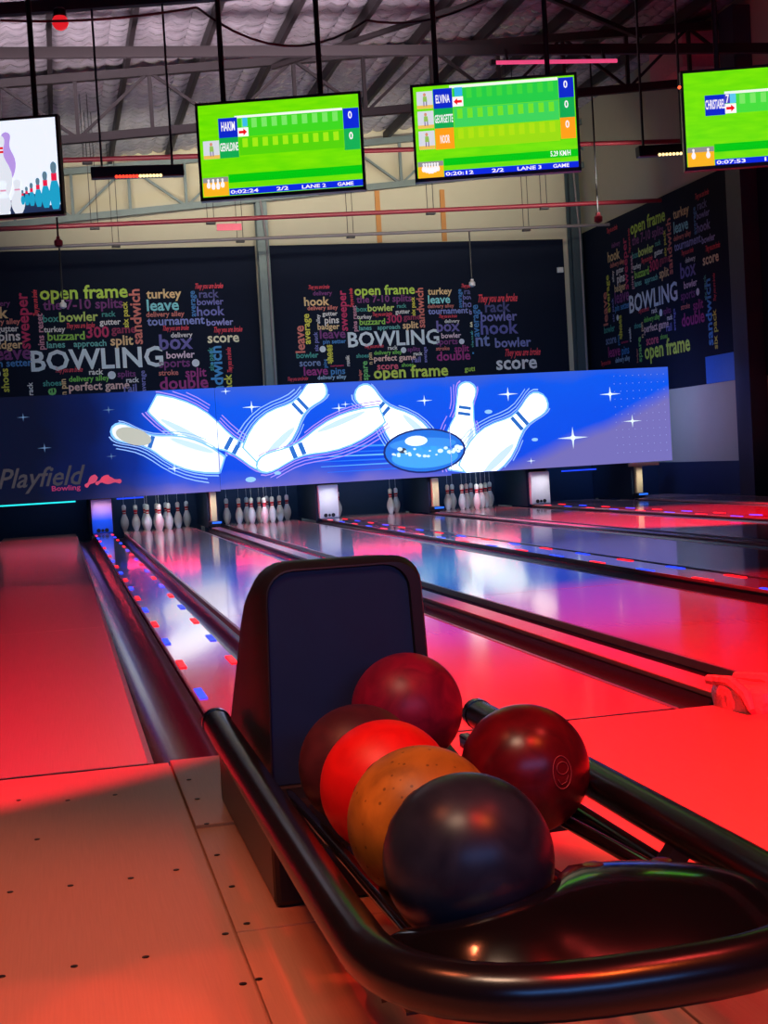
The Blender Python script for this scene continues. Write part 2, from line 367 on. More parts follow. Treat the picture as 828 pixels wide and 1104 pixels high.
prof = [(.0257, 0), (.0285, .006), (.0358, .019), (.0495, .057), (.0579, .086), (.0605, .114), (.0579, .149), (.0470, .184), (.0332, .219), (.0250, .241), (.0228, .254), (.0240, .276), (.0280, .300), (.0318, .330), (.0323, .343), (.0300, .360), (.0220, .374), (.0100, .380), (.002, .381)]
pm = MB().lathe(prof, 18).mesh('pin_body')
def make_pin():
    o = thing('bowling_pin', '', 'bowling pin')
    obj('pin_body', pm, M_pin, o, local=True); 
    for p in pm.polygons: p.use_smooth = True
    obj('red_stripe', MB().lathe([(.0248, .240), (.0236, .256), (.0244, .262)], 18), M_red, o, local=True)
    obj('red_stripe', MB().lathe([(.0252, .272), (.0278, .290), (.0296, .300)], 18), M_red, o, local=True)
    obj('string', MB().tube([(0, 0, .38), (0, 0, .60)], .0022, 6), M_pin, o, local=True)
    return o
def pin_label(r, c, ref):
    if r == 0: return 'front pin at the point of the full rack %s' % ref
    side = {2: ('post side', 'far side'), 3: ('post side', 'middle', 'far side'), 4: ('outermost on the post side', 'second from the post side', 'third from the post side', 'outermost on the far side')}[r+1]
    return '%s row pin, %s, in the rack %s' % (('second', 'third', 'back')[r-1], side[c], ref)
proto = make_pin(); first = True
ORD = {1: ('',), 2: ('near', 'far'), 3: ('near', 'middle', 'far'), 4: ('near', 'second', 'third', 'far')}
def rack(cx, hy, which, label, group, ref=None):
    global first
    k = 0
    for r in range(4):
        for c in range(r+1):
            k += 1
            if k not in which: continue
            o = proto if first else copy_tree(proto)
            first = False
            o.location = (cx+(c-r/2)*.3048, hy+r*.264, 0); tag(o, pin_label(r, c, ref) if ref else label, 'bowling pin', group)
rack(1.375, 20.02, range(1, 11), 'white bowling pin with red neck stripes in the full rack beside the emblem post', 'pins in the rack beside the emblem post', 'beside the first white post')
rack(2.885, 20.02, range(1, 11), 'white bowling pin with red neck stripes in the rack left of the second white post', 'pins in the rack left of the second white post', 'beside the first cream post')
rack(4.585, 20.02, (7,), 'lone bowling pin standing right beside the second white post', None)
rack(4.585, 20.02, (6, 10), 'white bowling pin of the overlapping pair near the middle of its pit', 'pair of pins left standing')
rack(6.1, 20.02, range(1, 11), 'white bowling pin in the rack between a cream post and the third white post', 'pins in the rack by the third white post', 'beside the second cream post')

# ================================================================== MASKING DISPLAY
YD = 19.56
def display_mat():
    m = bpy.data.materials.new('display_art'); m.use_nodes = True; nt = m.node_tree; b = nt.nodes['Principled BSDF']; N = nt.nodes.new; L = nt.links.new
    b.inputs['Base Color'].default_value = (.006, .008, .02, 1); b.inputs['Roughness'].default_value = .5; b.inputs['Specular IOR Level'].default_value = .15
    tc = N('ShaderNodeTexCoord'); sp = N('ShaderNodeSeparateXYZ'); L(tc.outputs['Object'], sp.inputs[0])
    nz = N('ShaderNodeTexNoise'); nz.inputs['Scale'].default_value = .9; nz.inputs['Detail'].default_value = 3; L(tc.outputs['Object'], nz.inputs['Vector'])
    def math_(op, a, b_):
        n = N('ShaderNodeMath'); n.operation = op
        for i, v in enumerate((a, b_)):
            if isinstance(v, (int, float)): n.inputs[i].default_value = v
            else: L(v, n.inputs[i])
        return n.outputs[0]
    def ramp(v, stops):
        r = N('ShaderNodeValToRGB'); L(v, r.inputs[0]); e = r.color_ramp.elements
        while len(e) < len(stops): e.new(.5)
        for q, (p, c) in zip(e, stops): q.position = p; q.color = (*lin(c), 1)
        return r.outputs[0]
    # blue field with lavender low band and lavender corner bottom right
    wob = math_('MULTIPLY', math_('SUBTRACT', nz.outputs['Fac'], .5), 1.0)
    zz = math_('MULTIPLY', math_('SUBTRACT', sp.outputs['Z'], .5), .68)           # 0..1 over the height
    fld = ramp(math_('ADD', zz, math_('MULTIPLY', wob, .45)), [(0, (112, 104, 190)), (.09, (56, 82, 206)), (.2, (4, 70, 222)), (.86, (4, 82, 226)), (1, (50, 88, 206))])
    # diagonal: right of a slanted line the field turns lavender
    dg = math_('SUBTRACT', math_('SUBTRACT', sp.outputs['X'], math_('MULTIPLY', sp.outputs['Z'], 2.5)), 4.8)
    dfac = ramp(math_('ADD', math_('MULTIPLY', dg, .9), math_('MULTIPLY', wob, .5)), [(0, (0, 0, 0)), (.55, (255, 255, 255))])
    lav = N('ShaderNodeMix'); lav.data_type = 'RGBA'; L(dfac, lav.inputs['Factor']); L(fld, lav.inputs['A']); lav.inputs['B'].default_value = (*lin((112, 106, 176)), 1)
    # the unlit left end is dimmed in the emission colour
    lf = ramp(math_('MULTIPLY', math_('ADD', math_('ADD', sp.outputs['X'], .25), math_('MULTIPLY', wob, .8)), .40), [(0, (14, 16, 20)), (.25, (54, 60, 72)), (.48, (140, 140, 150)), (.70, (255, 255, 255))])
    mul = N('ShaderNodeMix'); mul.data_type = 'RGBA'; mul.blend_type = 'MULTIPLY'; mul.inputs['Factor'].default_value = 1
    L(lav.outputs['Result'], mul.inputs['A']); L(lf, mul.inputs['B'])
    ad = N('ShaderNodeMix'); ad.data_type = 'RGBA'; ad.blend_type = 'ADD'; ad.inputs['Factor'].default_value = 1
    L(mul.outputs['Result'], ad.inputs['A']); ad.inputs['B'].default_value = (*lin((9, 14, 30)), 1)
    L(ad.outputs['Result'], b.inputs['Emission Color']); b.inputs['Emission Strength'].default_value = 1.15
    return m
M_disp = display_mat()
disp = []
for x0, x1, z0, z1, lab in ((-1.15, 2.215, .515, 1.965, 'dark masking display panel carrying a script logo and the first toppling pins'),
                    (2.225, 5.59, .535, 1.965, 'bright blue masking display panel with flying pins and a blue ball'),
                    (5.60, 9.08, .56, 1.975, 'blue and lavender masking display panel with sparkling stars')):
    o = tag(obj('masking_display', MB().box(x0, x1, YD, YD+.06, z0, z1), M_disp), lab, 'display', 'masking displays above the pits')
    obj('housing', MB().box(x0, x1, YD+.061, YD+.11, z0+.01, z1-.005), M_black, o); disp.append(o)
def dpar(x): return disp[0] if x < 2.22 else disp[1] if x < 5.595 else disp[2]
def D(px, py): return ony(px, py, YD)
layer = [0]
def flat(name, pts, col, k=1.0, lay=1, parent=None):
    """flat printed shape lying on the display face, split where it crosses a panel seam"""
    bm = bmesh.new(); f = bm.faces.new([bm.verts.new((x, YD-.003*lay, z)) for x, z in pts])
    bmesh.ops.triangulate(bm, faces=[f]); base = bm
    xs_ = [p[0] for p in pts]; out = []
    for lo, hi, d in ((-9, 2.215, disp[0]), (2.225, 5.59, disp[1]), (5.60, 99, disp[2])):
        if max(xs_) <= lo or min(xs_) >= hi: continue
        b2 = base.copy()
        for co, no in (((lo, 0, 0), (-1, 0, 0)), ((hi, 0, 0), (1, 0, 0)), ((0, 0, 1.96), (0, 0, 1)), ((0, 0, .565), (0, 0, -1))):
            bmesh.ops.bisect_plane(b2, geom=b2.verts[:]+b2.edges[:]+b2.faces[:], plane_co=co, plane_no=no, clear_outer=True)
        if len(b2.faces):
            me = bpy.data.meshes.new(name); b2.to_mesh(me)
            o = obj(name, me, emat(col, k), d); out.append(o)
        b2.free()
    base.free(); return out
PROF = [(0, .5), (.02, .58), (.12, .82), (.22, .96), (.3, 1), (.4, .95), (.5, .77), (.58, .56), (.65, .42), (.72, .38), (.79, .44), (.86, .53), (.91, .55), (.95, .49), (.98, .33), (1, .08)]
def pin_outline(b, h, w, grow=0):
    b = Vector(b); h = Vector(h); d = h-b; n = Vector((-d.y, d.x)).normalized(); dd = d.normalized()
    L_ = [b+d*t+n*(r*w+grow)-dd*grow*(1-2*t) for t, r in PROF]; R_ = [b+d*t-n*(r*w+grow)-dd*grow*(1-2*t) for t, r in PROF]
    return L_, R_
def xz(px, py): p = D(px, py); return (p.x, p.z)
def ring(pts, w):
    """thin closed band along a closed outline"""
    n = len(pts); P = [Vector(p) for p in pts]; out = []
    for i in range(n):
        t = (P[(i+1) % n]-P[i-1]).normalized(); out.append(P[i]+Vector((t.y, -t.x))*w)
    return P, out
def band(name, A, B, col, k, lay, parent):
    mb = MB(); n = len(A)
    mb.add([(p.x, YD-.003*lay, p.y) for p in A]+[(p.x, YD-.003*lay, p.y) for p in B], [(i, i+1, n+i+1, n+i) for i in range(n-1)])
    return obj(name, mb, emat(col, k), parent)
def art_pin(b, h, w, lay, body=(238, 248, 255), k=1.9, stripe=(40, 110, 200)):
    b = xz(*b); h = xz(*h); px = w
    L_, R_ = pin_outline(b, h, w)
    flat('pin_graphic', [tuple(p) for p in L_]+[tuple(p) for p in reversed(R_)], body, k, lay)
    Lg, Rg = pin_outline(b, h, w, .022)
    flat('pin_glow', [tuple(p) for p in Lg]+[tuple(p) for p in reversed(Rg)], (120, 184, 255), 1.3, lay-.2)
    bv = Vector(b); d = Vector(h)-bv; n = Vector((-d.y, d.x)).normalized()
    for t0, t1 in ((.63, .665), (.70, .735)):
        q = .42*w
        pts = [bv+d*t0+n*q, bv+d*t1+n*q*.96, bv+d*t1-n*q*.96, bv+d*t0-n*q]
        flat('stripe_graphic', [tuple(p) for p in pts], stripe, 1.0, lay+.3)
    # soft shading patch on the belly
    pts = [bv+d*(.3+.2*math.cos(a))+n*w*(-.62+.2*math.sin(a)) for a in [2*PI*i/14 for i in range(14)]]
    flat('shade_graphic', [tuple(p) for p in pts], (196, 224, 250), 1.15, lay+.2)
def art_swirl(b, h, w, grow, col, lay, side=1, t0=0, t1=1):
    L_, R_ = pin_outline(xz(*b), xz(*h), w, grow); L2, R2 = pin_outline(xz(*b), xz(*h), w, grow+.014)
    A, B = (L_, L2) if side > 0 else (R_, R2); i0 = int(t0*15); i1 = int(t1*15)+1
    A = A[i0:i1]; B = B[i0:i1]
    for dpn, lo, hi in ((disp[0], -9, 2.2), (disp[1], 2.23, 5.58), (disp[2], 5.61, 20)):
        run = [(p, q) for p, q in zip(A, B) if lo < p.x < hi and .57 < min(p.y, q.y) and max(p.y, q.y) < 1.958]
        if len(run) > 1: band('swirl_graphic', [p for p, q in run], [q for p, q in run], col, 1.1, lay, dpn)
# motion streaks of the ball
for i, (y0, y1, c) in enumerate(((479, 481.5, (60, 150, 240)), (485, 487, (30, 110, 235)), (489, 491, (110, 190, 250)), (494, 496, (40, 120, 238)), (499, 500.5, (90, 170, 250)), (505, 506.5, (40, 110, 236)))):
    x0 = 318+i*7
    flat('streak_graphic', [xz(x0, y0+.045*90), xz(x0, y0+.6+.045*90), xz(430, y1-1), xz(430, y0-1)], c, 1.0, 1)
PINS = [((239, 501), (121, 463), .205, 3), ((165, 435), (290, 501), .235, 2), ((270, 490), (348, 414), .26, 4), ((411, 447), (278, 504), .215, 5),
        ((466, 492), (386, 419), .26, 4), ((493, 507), (504, 413), .23, 5), ((503, 510), (586, 428), .30, 6)]
for i, (b, h, w, lay) in enumerate(PINS):
    if i == 0:
        art_pin(b, h, w, lay, (236, 240, 244), 1.15)
        flat('head_graphic', [tuple(Vector(xz(144, 470.5))+Vector((.24*math.cos(a), .12*math.sin(a)-.06*math.cos(a)))) for a in [2*PI*j/20 for j in range(20)]], (206, 208, 192), .85, lay+.5)
    else: art_pin(b, h, w, lay)
    for g, s_, t0, t1 in ((.035, 1, 0, .95), (.075, 1, .1, .85), (.12, 1, .15, .75), (.03, -1, 0, .9), (.065, -1, 0, .5)):
        art_swirl(b, h, w, g, ((150, 190, 255) if (i+s_) % 2 else (170, 140, 235)), lay-.4, s_, t0, t1)
# ball graphic
cx, cz = xz(457.5, 486)
def ell(rx, rz, ox=0, oz=0, n=28, tilt=.05): return [(cx+ox+rx*math.cos(2*PI*i/n), cz+oz+rz*math.sin(2*PI*i/n)+tilt*.0*i) for i in range(n)]
flat('ball_graphic', ell(.62, .325), (26, 40, 110), 1.0, 7)
flat('ball_graphic', ell(.59, .30), (34, 118, 226), 1.0, 7.3)
flat('ball_graphic', ell(.50, .16, 0, -.09), (70, 170, 240), 1.0, 7.6)
flat('ball_graphic', ell(.5, .09, -.02, .1), (60, 150, 240), 1.0, 7.6)
flat('highlight_graphic', ell(.17, .075, -.12, .15, 16), (225, 245, 255), 1.2, 8)
flat('finger_hole_graphic', ell(.06, .04, -.33, .02, 12), (60, 70, 90), 1.0, 8)
for j in range(26):
    a = random.uniform(-.5, .56); q = random.uniform(.012, .032)
    flat('glint_graphic', ell(q*1.4, q, a, random.uniform(-.09, .07)*(1-abs(a)), 8), (215, 240, 255), 1.15, 8.2)
# stars
def star(px, py, r, k=1.0, col=(225, 245, 255)):
    r *= .82
    c = Vector(xz(px, py)); pts = []
    for i in range(8):
        a = PI*i/4; rr = r*(1.5 if i in (0, 4) else 1.0) if i % 2 == 0 else r*.17
        pts.append((c.x+rr*math.cos(a), c.y+rr*math.sin(a)))
    flat('star_graphic', pts, col, k, 9)
    flat('star_graphic', [(c.x+r*.24*math.cos(a), c.y+r*.24*math.sin(a)) for a in [2*PI*j/10 for j in range(10)]], col, k*1.2, 9.3)
for a in ((271, 439, .11), (457, 432, .10), (547, 425, .13), (657, 425, .14), (617, 472, .2), (681, 454, .12), (243, 422, .06), (372, 436, .06), (365, 440, .09), (580, 430, .04), (188, 505, .08), (572, 497, .06), (515, 500, .05)): star(*a)
for a in ((25, 450, .07), (48, 483, .08), (117, 442, .07), (120, 492, .06)): star(*a, .45, (120, 160, 210))
for px, py, rx in ((270, 517, .075), (299, 510, .05), (526, 444, .06), (576, 474, .05)):
    c = xz(px, py); flat('glint_graphic', [(c[0]+rx*math.cos(2*PI*j/12), c[1]+rx*.5*math.sin(2*PI*j/12)) for j in range(12)], (150, 205, 255), 1.0, 9)
# faint LED dot rows on the right-hand panel
for gx in range(9):
    for gz in range(11):
        x = 8.2+gx*.1; z = .72+gz*.115
        flat('pixel_dot', [(x-.008, z), (x, z-.008), (x+.008, z), (x, z+.008)], (150, 160, 225), 1.0, 1)
# script logo
o0 = ony(-2, 527, YD-.009)
word('logo_lettering', disp[0], 'Playfield', o0, (1, 0, 0), (0, 0, 1), ony(93, 520, YD).x-o0.x, emat((92, 86, 92), .4), 1.1, .012, .35)
o1 = ony(56, 529.5, YD-.009)
word('logo_lettering', disp[0], 'Bowling', o1, (1, 0, 0), (0, 0, 1), ony(87, 528, YD).x-o1.x, emat((190, 60, 110), .55), .8, .02)
def logo_pin(b, h, w):
    L_, R_ = pin_outline(xz(*b), xz(*h), w)
    flat('logo_pin', [tuple(p) for p in L_]+[tuple(p) for p in reversed(R_)], (226, 78, 112), .75, 3)
logo_pin((104, 513), (92, 525), .05); logo_pin((109, 517), (131, 519), .055); logo_pin((118, 513.5), (103, 522), .045)

# ================================================================== WALL MURALS
scr = 'They you are broke'
A_ = lambda x, y: (x/5.914, 290+y/5.914)
B_ = lambda x, y: (130+x/5.914, 290+y/5.914)
C_ = lambda x, y: (310+x/5.914, 290+y/5.914)
D_ = lambda x, y: (450+x/5.52, 290+y/5.52)
lime = (176, 208, 62); teal = (60, 150, 128); cream = (216, 212, 196); crim = (180, 24, 78); red = (232, 62, 74); purp = (112, 40, 104)
salm = (206, 112, 92); lav = (112, 112, 168); yel = (206, 200, 56); tan = (220, 184, 120); blu = (56, 122, 172); mag = (150, 36, 108)
# (text, x0, baseline y, x1, colour[, 'v' = reads upward: x is the right side, y0 bottom, y1 top])
WA = [('open frame', 255, 197, 790, lime), ('the 7-10 splits', 275, 263, 762, purp), ('box', 275, 340, 370, teal), ('bowler', 380, 338, 615, (186, 208, 92)), ('rack', 650, 306, 735, teal),
 ('gutter', 635, 358, 765, cream), ('turkey', 280, 405, 410, cream), (scr, 425, 380, 597, red), ('300', 552, 440, 692, crim), ('game', 710, 412, 862, (140, 26, 66)), ('buzzard', 305, 458, 530, (140, 192, 62)),
 ('lanes', 300, 505, 410, (92, 170, 150)), ('approach', 470, 498, 670, (92, 170, 150)), ('split', 705, 488, 845, tan), ('BOWLING', 200, 652, 1009, (206, 216, 208)),
 ('leave', -60, 583, 185, purp), ('pin setter', -60, 628, 188, blu), ('gutter', -20, 402, 110, cream), ('pins', -8, 460, 122, cream), ('badger', -60, 512, 132, tan), ('hook', -170, 320, 38, tan), ('delivery alley', -130, 358, 112, salm), ('delivery', -95, 240, 55, purp),
 (scr, 355, 662, 520, red), ('rack', 568, 675, 655, cream), ('splits', 750, 690, 862, purp), ('delivery alley', 440, 720, 688, (112, 190, 62)), ('shoes', 275, 748, 388, teal), ('perfect game', 440, 778, 812, (222, 180, 160)), ('rack', 805, 725, 885, cream), ('rail', 790, 785, 870, lav)]
WAV = [('sweeper', 195, 510, 165, crim), (scr, 245, 300, 140, red), ('pins reset', 285, 515, 292, (192, 132, 142)), ('six pack', 820, 375, 212, yel), ('shoes', 60, 785, 640, yel), ('rack', 212, 805, 725, cream), ('n pin', 425, 805, 705, tan), ('average', 930, 785, 650, lav), ('spare', 370, 980, 765, (110, 190, 90))]
WB = [('turkey', 165, 190, 383, tan), ('leave', 168, 268, 368, (132, 212, 202)), ('delivery alley', 163, 308, 402, salm), ('tournament', 170, 362, 530, (130, 140, 192)), (scr, 475, 128, 652, red), ('rack', 500, 185, 625, (84, 84, 134)), ('bowler', 487, 232, 655, lav), ('hook', 487, 300, 662, lav), ('bowler', 548, 362, 718, (146, 146, 196)),
 (scr, 270, 395, 432, red), ('delivery', 320, 438, 456, cream), ('box', 248, 515, 458, (104, 94, 152)), ('bowler', 292, 572, 470, (222, 192, 192)), ('sports', 245, 630, 440, purp), ('stroke', 243, 680, 366, salm), ('split', 413, 690, 546, mag), ('double', 250, 770, 556, mag), ('score', 555, 472, 756, (226, 216, 166)), (scr, 595, 406, 776, red)]
WBV = [('sandwich', 140, 480, 136, salm), ('average', 480, 305, 142, blu), ('six pack', 595, 650, 500, teal), ('sandwich', 662, 880, 492, (66, 146, 192)), (scr, 710, 660, 500, red), ('six pack', 718, 900, 670, yel)]
BALLS = [(A_(712, 678), 25), (B_(478, 600), 24), (A_(-18, 668), 22)]
WC = [(scr, 133, 130, 270, red), ('delivery', 160, 170, 286, purp), ('hook', 105, 236, 270, tan), ('delivery alley', 125, 264, 325, salm), ('gutter', 220, 300, 320, cream), ('pins', 235, 348, 330, cream), ('badger', 190, 388, 335, tan), ('leave', 205, 445, 375, purp), ('pin setter', 225, 478, 376, blu),
 ('bowler', 55, 570, 200, teal), ('score', 75, 622, 215, (110, 130, 160)), ('tournament', 270, 625, 360, crim), ('leave', 103, 680, 262, mag), ('pins', 275, 673, 370, blu), (scr, 0, 715, 132, red), ('delivery alley', 190, 706, 380, (150, 180, 190)),
 ('score', 570, 643, 712, (210, 84, 100)), ('shoes', 725, 625, 806, (112, 190, 62)), ('open frame', 548, 700, 1053, (196, 212, 70))]
WCV = [('average', 145, 480, 285, yel), ('leave', 110, 535, 360, salm), ('alley', 205, 350, 290, cream), ('six pack', 195, 525, 400, lav), ('shoes', 280, 605, 482, yel), ('pins', 250, 630, 575, blu), ('rack', 395, 620, 556, cream), ('spare', 512, 710, 585, (110, 190, 90)), ('badger', 470, 712, 640, salm)]
WD = [(scr, 360, 200, 616, red), ('rack', 400, 258, 566, (66, 70, 118)), ('bowler', 375, 313, 612, lav), ('hook', 375, 390, 620, (88, 88, 150)), ('nt', 345, 460, 436, (110, 124, 170)), ('bowler', 460, 468, 696, (112, 118, 170)), (scr, 520, 520, 752, red), ('score', 468, 600, 735, (216, 214, 206))]
WDV = [('average', 366, 405, 206, blu)]
def gather(Z, words, vert):
    """turn zoom-frame measurements into positions on the back wall"""
    out = []
    for s, x0, yb, x1, c in words:
        p = ony(*Z(x0, yb), YB); w = (x1-x0)/(5.52 if Z is D_ else 5.914)*YB/F; out.append((s, p.x, p.z, w, c, False))
    for s, xr, y0, y1, c in vert:
        p = ony(*Z(xr, y0), YB); w = (y0-y1)/(5.52 if Z is D_ else 5.914)*YB/F; out.append((s, p.x, p.z, w, c, True))
    return out
design = gather(A_, WA, WAV)+gather(B_, WB, WBV)
org1 = ony(*A_(200, 652), YB); w1 = 809/5.914*YB/F
org2 = ony(*C_(385, 498), YB); w2 = 614/5.914*YB/F
cdesign = gather(C_, WC, WCV); ddesign = gather(D_, WD, WDV)
def lay_words(parent, ws, f, u, v, xlim=None, dim=1.0):
    for s, x, z, w, c, vert in ws:
        p, k = f(x, z); script = s == scr
        cc = tuple(int(q*dim) for q in c)
        h = None
        if script: h = w*k*.19
        if s == 'sandwich' or s == 'sweeper': h = None
        if vert: word('lettering', parent, s, p, v, -Vector(u), w*k, pmat(cc), 1, .014 if script else .022, .5 if script else 0, h)
        else: word('lettering', parent, s, p, u, v, w*k, pmat(cc), 1, .014 if script else .022, .5 if script else 0, h)
def clipx(o, x, keep_left):
    bm = bmesh.new(); bm.from_mesh(o.data)
    bmesh.ops.bisect_plane(bm, geom=bm.verts[:]+bm.edges[:]+bm.faces[:], plane_co=(x, 0, 0), plane_no=(1, 0, 0) if keep_left else (-1, 0, 0), clear_outer=True)
    bm.to_mesh(o.data); n = len(bm.faces); bm.free(); return n
ZT = 4.79; yw = YB-.03; yl = yw-.004
mur1 = tag(obj('wall_mural', MB().box(-4.6, 3.72, yw, YB, .4, ZT), M_mural), 'dark bowling word cloud mural left of the steel column', 'mural', 'word cloud murals')
mur2 = tag(obj('wall_mural', MB().box(3.95, 9.6, yw, YB, .4, ZT), M_mural), 'dark bowling word cloud mural between the two steel columns', 'mural', 'word cloud murals')
lay_words(mur1, design, lambda x, z: (Vector((x, yl, z)), 1), (1, 0, 0), (0, 0, 1))
k2 = w2/w1
f2 = lambda x, z: (Vector((org2.x+(x-org1.x)*k2, yl, org2.z+(z-org1.z)*k2)), k2)
seam = ony(*D_(328, 400), YB).x
d2 = [w for w in design if org2.x+(w[1]-org1.x)*k2 > org2.x-1.0 and not (w[0] in ('hook', 'leave', 'delivery alley', 'pins', 'badger', 'gutter', 'pin setter', 'delivery') and w[1] < org1.x-.05) and w[0] != 'spare']
lay_words(mur2, d2, f2, (1, 0, 0), (0, 0, 1)); lay_words(mur2, cdesign, lambda x, z: (Vector((x, yl, z)), 1), (1, 0, 0), (0, 0, 1))
for o in list(mur2.children):
    if clipx(o, seam, True) == 0: bpy.data.objects.remove(o)
lay_words(mur2, ddesign, lambda x, z: (Vector((x, yl, z)), 1), (1, 0, 0), (0, 0, 1))
g = ony(*D_(278, 610), YB); o = word('lettering', mur2, 'gutter', (g.x, yl, g.z), (1, 0, 0), (0, 0, 1), .34, pmat(lime)); clipx(o, seam, True)
def disc(parent, p, r, u, v):
    u = Vector(u); v = Vector(v)
    obj('ball_print', MB().poly([p+u*r*math.cos(2*PI*i/16)+v*r*math.sin(2*PI*i/16) for i in range(16)]), pmat((206, 212, 206)), parent)
for (q, r) in BALLS:
    p = ony(*q, YB); rr = r/5.914*YB/F
    disc(mur1, Vector((p.x, yl, p.z)), rr, (1, 0, 0), (0, 0, 1))
    p2, _ = f2(p.x, p.z)
    if p2.x < seam-.1 and p2.x > org2.x: disc(mur2, p2, rr*k2, (1, 0, 0), (0, 0, 1))
p = ony(*C_(222, 512), YB); disc(mur2, Vector((p.x, yl, p.z)), .058, (1, 0, 0), (0, 0, 1))
# side wall mural: text runs towards the camera (-y)
xs_ = XR-.03
ym0 = onx(786, 185, XR).y; zt3 = 4.88; zb3 = 1.71
mur3 = tag(obj('wall_mural', MB().box(xs_, XR, ym0, YB-.05, zb3, zt3), M_mural), 'dark bowling word cloud mural on the side wall', 'mural', 'word cloud murals')
S_ = lambda x, y: (640+x/5.52, 290+y/5.52)
pa = onx(*S_(225, 262), XR); pb = onx(*S_(512, 185), XR)
w3 = pa.y-pb.y; k3 = w3/w1
kz = (pa.z-onx(*S_(225, 160), XR).z)/(-(20.5/5.914*5.914)*YB/F) if False else k3
f3 = lambda x, z: (Vector((xs_-.004, pa.y-(x-org1.x)*k3*1.1, pa.z+(z-org1.z)*k3*1.27)), k3*(1.0 if abs(x-org1.x)+abs(z-org1.z) < .02 else 1.1))
lay_words(mur3, [w for w in design if w[0] != 'spare'], f3, (0, -1, 0), (0, 0, 1), dim=.92)  # words darkened in colour for the weaker light on this wall
# continuation below / left of the big word, taken from the neighbouring print
f3b = lambda x, z: (Vector((xs_-.004, pa.y-(x-org2.x)*k3/k2*1.1, pa.z+(z-org2.z)*k3/k2*1.27)), k3/k2*1.1)
lay_words(mur3, [w for w in cdesign if not (w[1] < org2.x and w[2] > org2.z+.02 and w[0] in ('leave', 'pins', 'badger', 'gutter', 'hook', 'delivery', 'pin setter', 'delivery alley') and not w[5])], f3b, (0, -1, 0), (0, 0, 1), dim=.92)
for o in list(mur3.children):
    V_ = [v.co for v in o.data.vertices]
    if min(v.z for v in V_) < zb3-.02 or max(v.y for v in V_) > YB-.08 or min(v.y for v in V_) < ym0: bpy.data.objects.remove(o)
for (q, r) in BALLS:
    p = ony(*q, YB); p3, _ = f3(p.x, p.z); disc(mur3, p3, r/5.914*YB/F*k3, (0, -1, 0), (0, 0, 1))
obj('blue_panel', MB().box(xs_-.004, xs_, ym0, ym0+1.0, zb3, zb3+.42), mat('panel_blue', (24, 96, 176), .5), mur3)
# near black panel past the wall column
YC0 = onx(803, 300, XR-.28).y; YC1 = onx(787, 300, XR-.28).y
tag(obj('wall_panel', MB().box(XR-.03, XR, 8, YC0-.02, 1.71, 5.6), M_mural), 'plain black wall panel on the near side of the wall column', 'wall panel')
tag(obj('wall_column', MB().box(XR-.28, XR, YC0, YC1, 0, roofz(XR)-.1), mat('column_dark', (44, 50, 66), .5, var=.1), bevel=.006), 'dark square column standing against the side wall', 'column')
# steel columns against the back wall
for cxp, lab in ((3.84, 'grey green steel column between the two back wall murals'), (9.78, 'dark green steel column in the far corner by the side wall')):
    t = thing('steel_column', lab, 'column', (cxp, YB-.2, 0), 'steel columns at the back wall')
    mcol = M_steelg if cxp < 5 else mat('column_green', (58, 72, 72), .5, .2)
    top = roofz(cxp)-.95
    obj('web_plate', MB().box(cxp-.012, cxp+.012, YB-.29, YB-.09, 0, top), mcol, t)
    obj('flange', MB().box(cxp-.1, cxp+.1, YB-.3, YB-.285, 0, top), mcol, t)
    obj('flange', MB().box(cxp-.1, cxp+.1, YB-.09, YB-.075, 0, top), mcol, t)
    obj('cap_plate', MB().box(cxp-.14, cxp+.14, YB-.33, YB-.05, top, top+.03), mcol, t)
    obj('conduit', MB().tube([(cxp+.06, YB-.32, .2), (cxp+.06, YB-.32, 4.8), (cxp+.03, YB-.33, 5.1), (cxp-.02, YB-.33, top)], .02, 8), M_pipe_grey, t)
# ochre wall seams
for i, px in enumerate((408, 478)):
    p = ony(px, 240, YB); struct('trim_%d' % (i+1), MB().box(p.x-.045, p.x+.045, YB-.03, YB, ZT+.01, 5.75), M_ochre, 'ochre vertical wall batten above the mural', 'batten')

# ================================================================== ROOF
rf = struct('ceiling', MB().add([(-7, -4, roofz(-7)+.2), (XR+.3, -4, roofz(XR+.3)+.2), (XR+.3, YB+.3, roofz(XR+.3)+.2), (-7, YB+.3, roofz(-7)+.2),
     (-7, -4, roofz(-7)+.28), (XR+.3, -4, roofz(XR+.3)+.28), (XR+.3, YB+.3, roofz(XR+.3)+.28), (-7, YB+.3, roofz(-7)+.28)], [(0,3,2,1),(4,5,6,7),(0,1,5,4),(1,2,6,5),(2,3,7,6),(3,0,4,7)]), M_steel, 'sloping metal roof lined with wrinkled silver foil', 'roof')
nx, ny = 12, 230; y0, y1 = 10.5, YB
mb = MB(); vs = []
for j in range(ny+1):
    sag = [random.uniform(.2, 1) for _ in range(4)]
    for i in range(nx+1):
        u = i/nx; q = min(3, int(u*3.999)); fr = (u*4) % 1
        y = y0+(y1-y0)*j/ny
        z = .088*u+.14-.055*math.sin(PI*fr)*(.5+.5*sag[q])-.04*abs(math.sin(y*12+q*1.3+2*math.sin(y*1.7+q)))
        vs.append((u, y, z))
mb.add(vs, [(j*(nx+1)+i, j*(nx+1)+i+1, (j+1)*(nx+1)+i+1, (j+1)*(nx+1)+i) for j in range(ny) for i in range(nx)]); mb.smooth = False
fm = mb.mesh('foil_sheet'); fm.materials.append(M_foil)
for p_ in fm.polygons: p_.use_smooth = True
for i in range(17):
    o = bpy.data.objects.new('foil_sheet', fm); COL.objects.link(o); o.parent = rf; o.location = (-7+i, 0, roofz(-7+i))
pmh = MB().box(-.03, .03, 10.0, YB, -.1, .06).mesh('roof_purlin'); pmh.materials.append(M_steel)
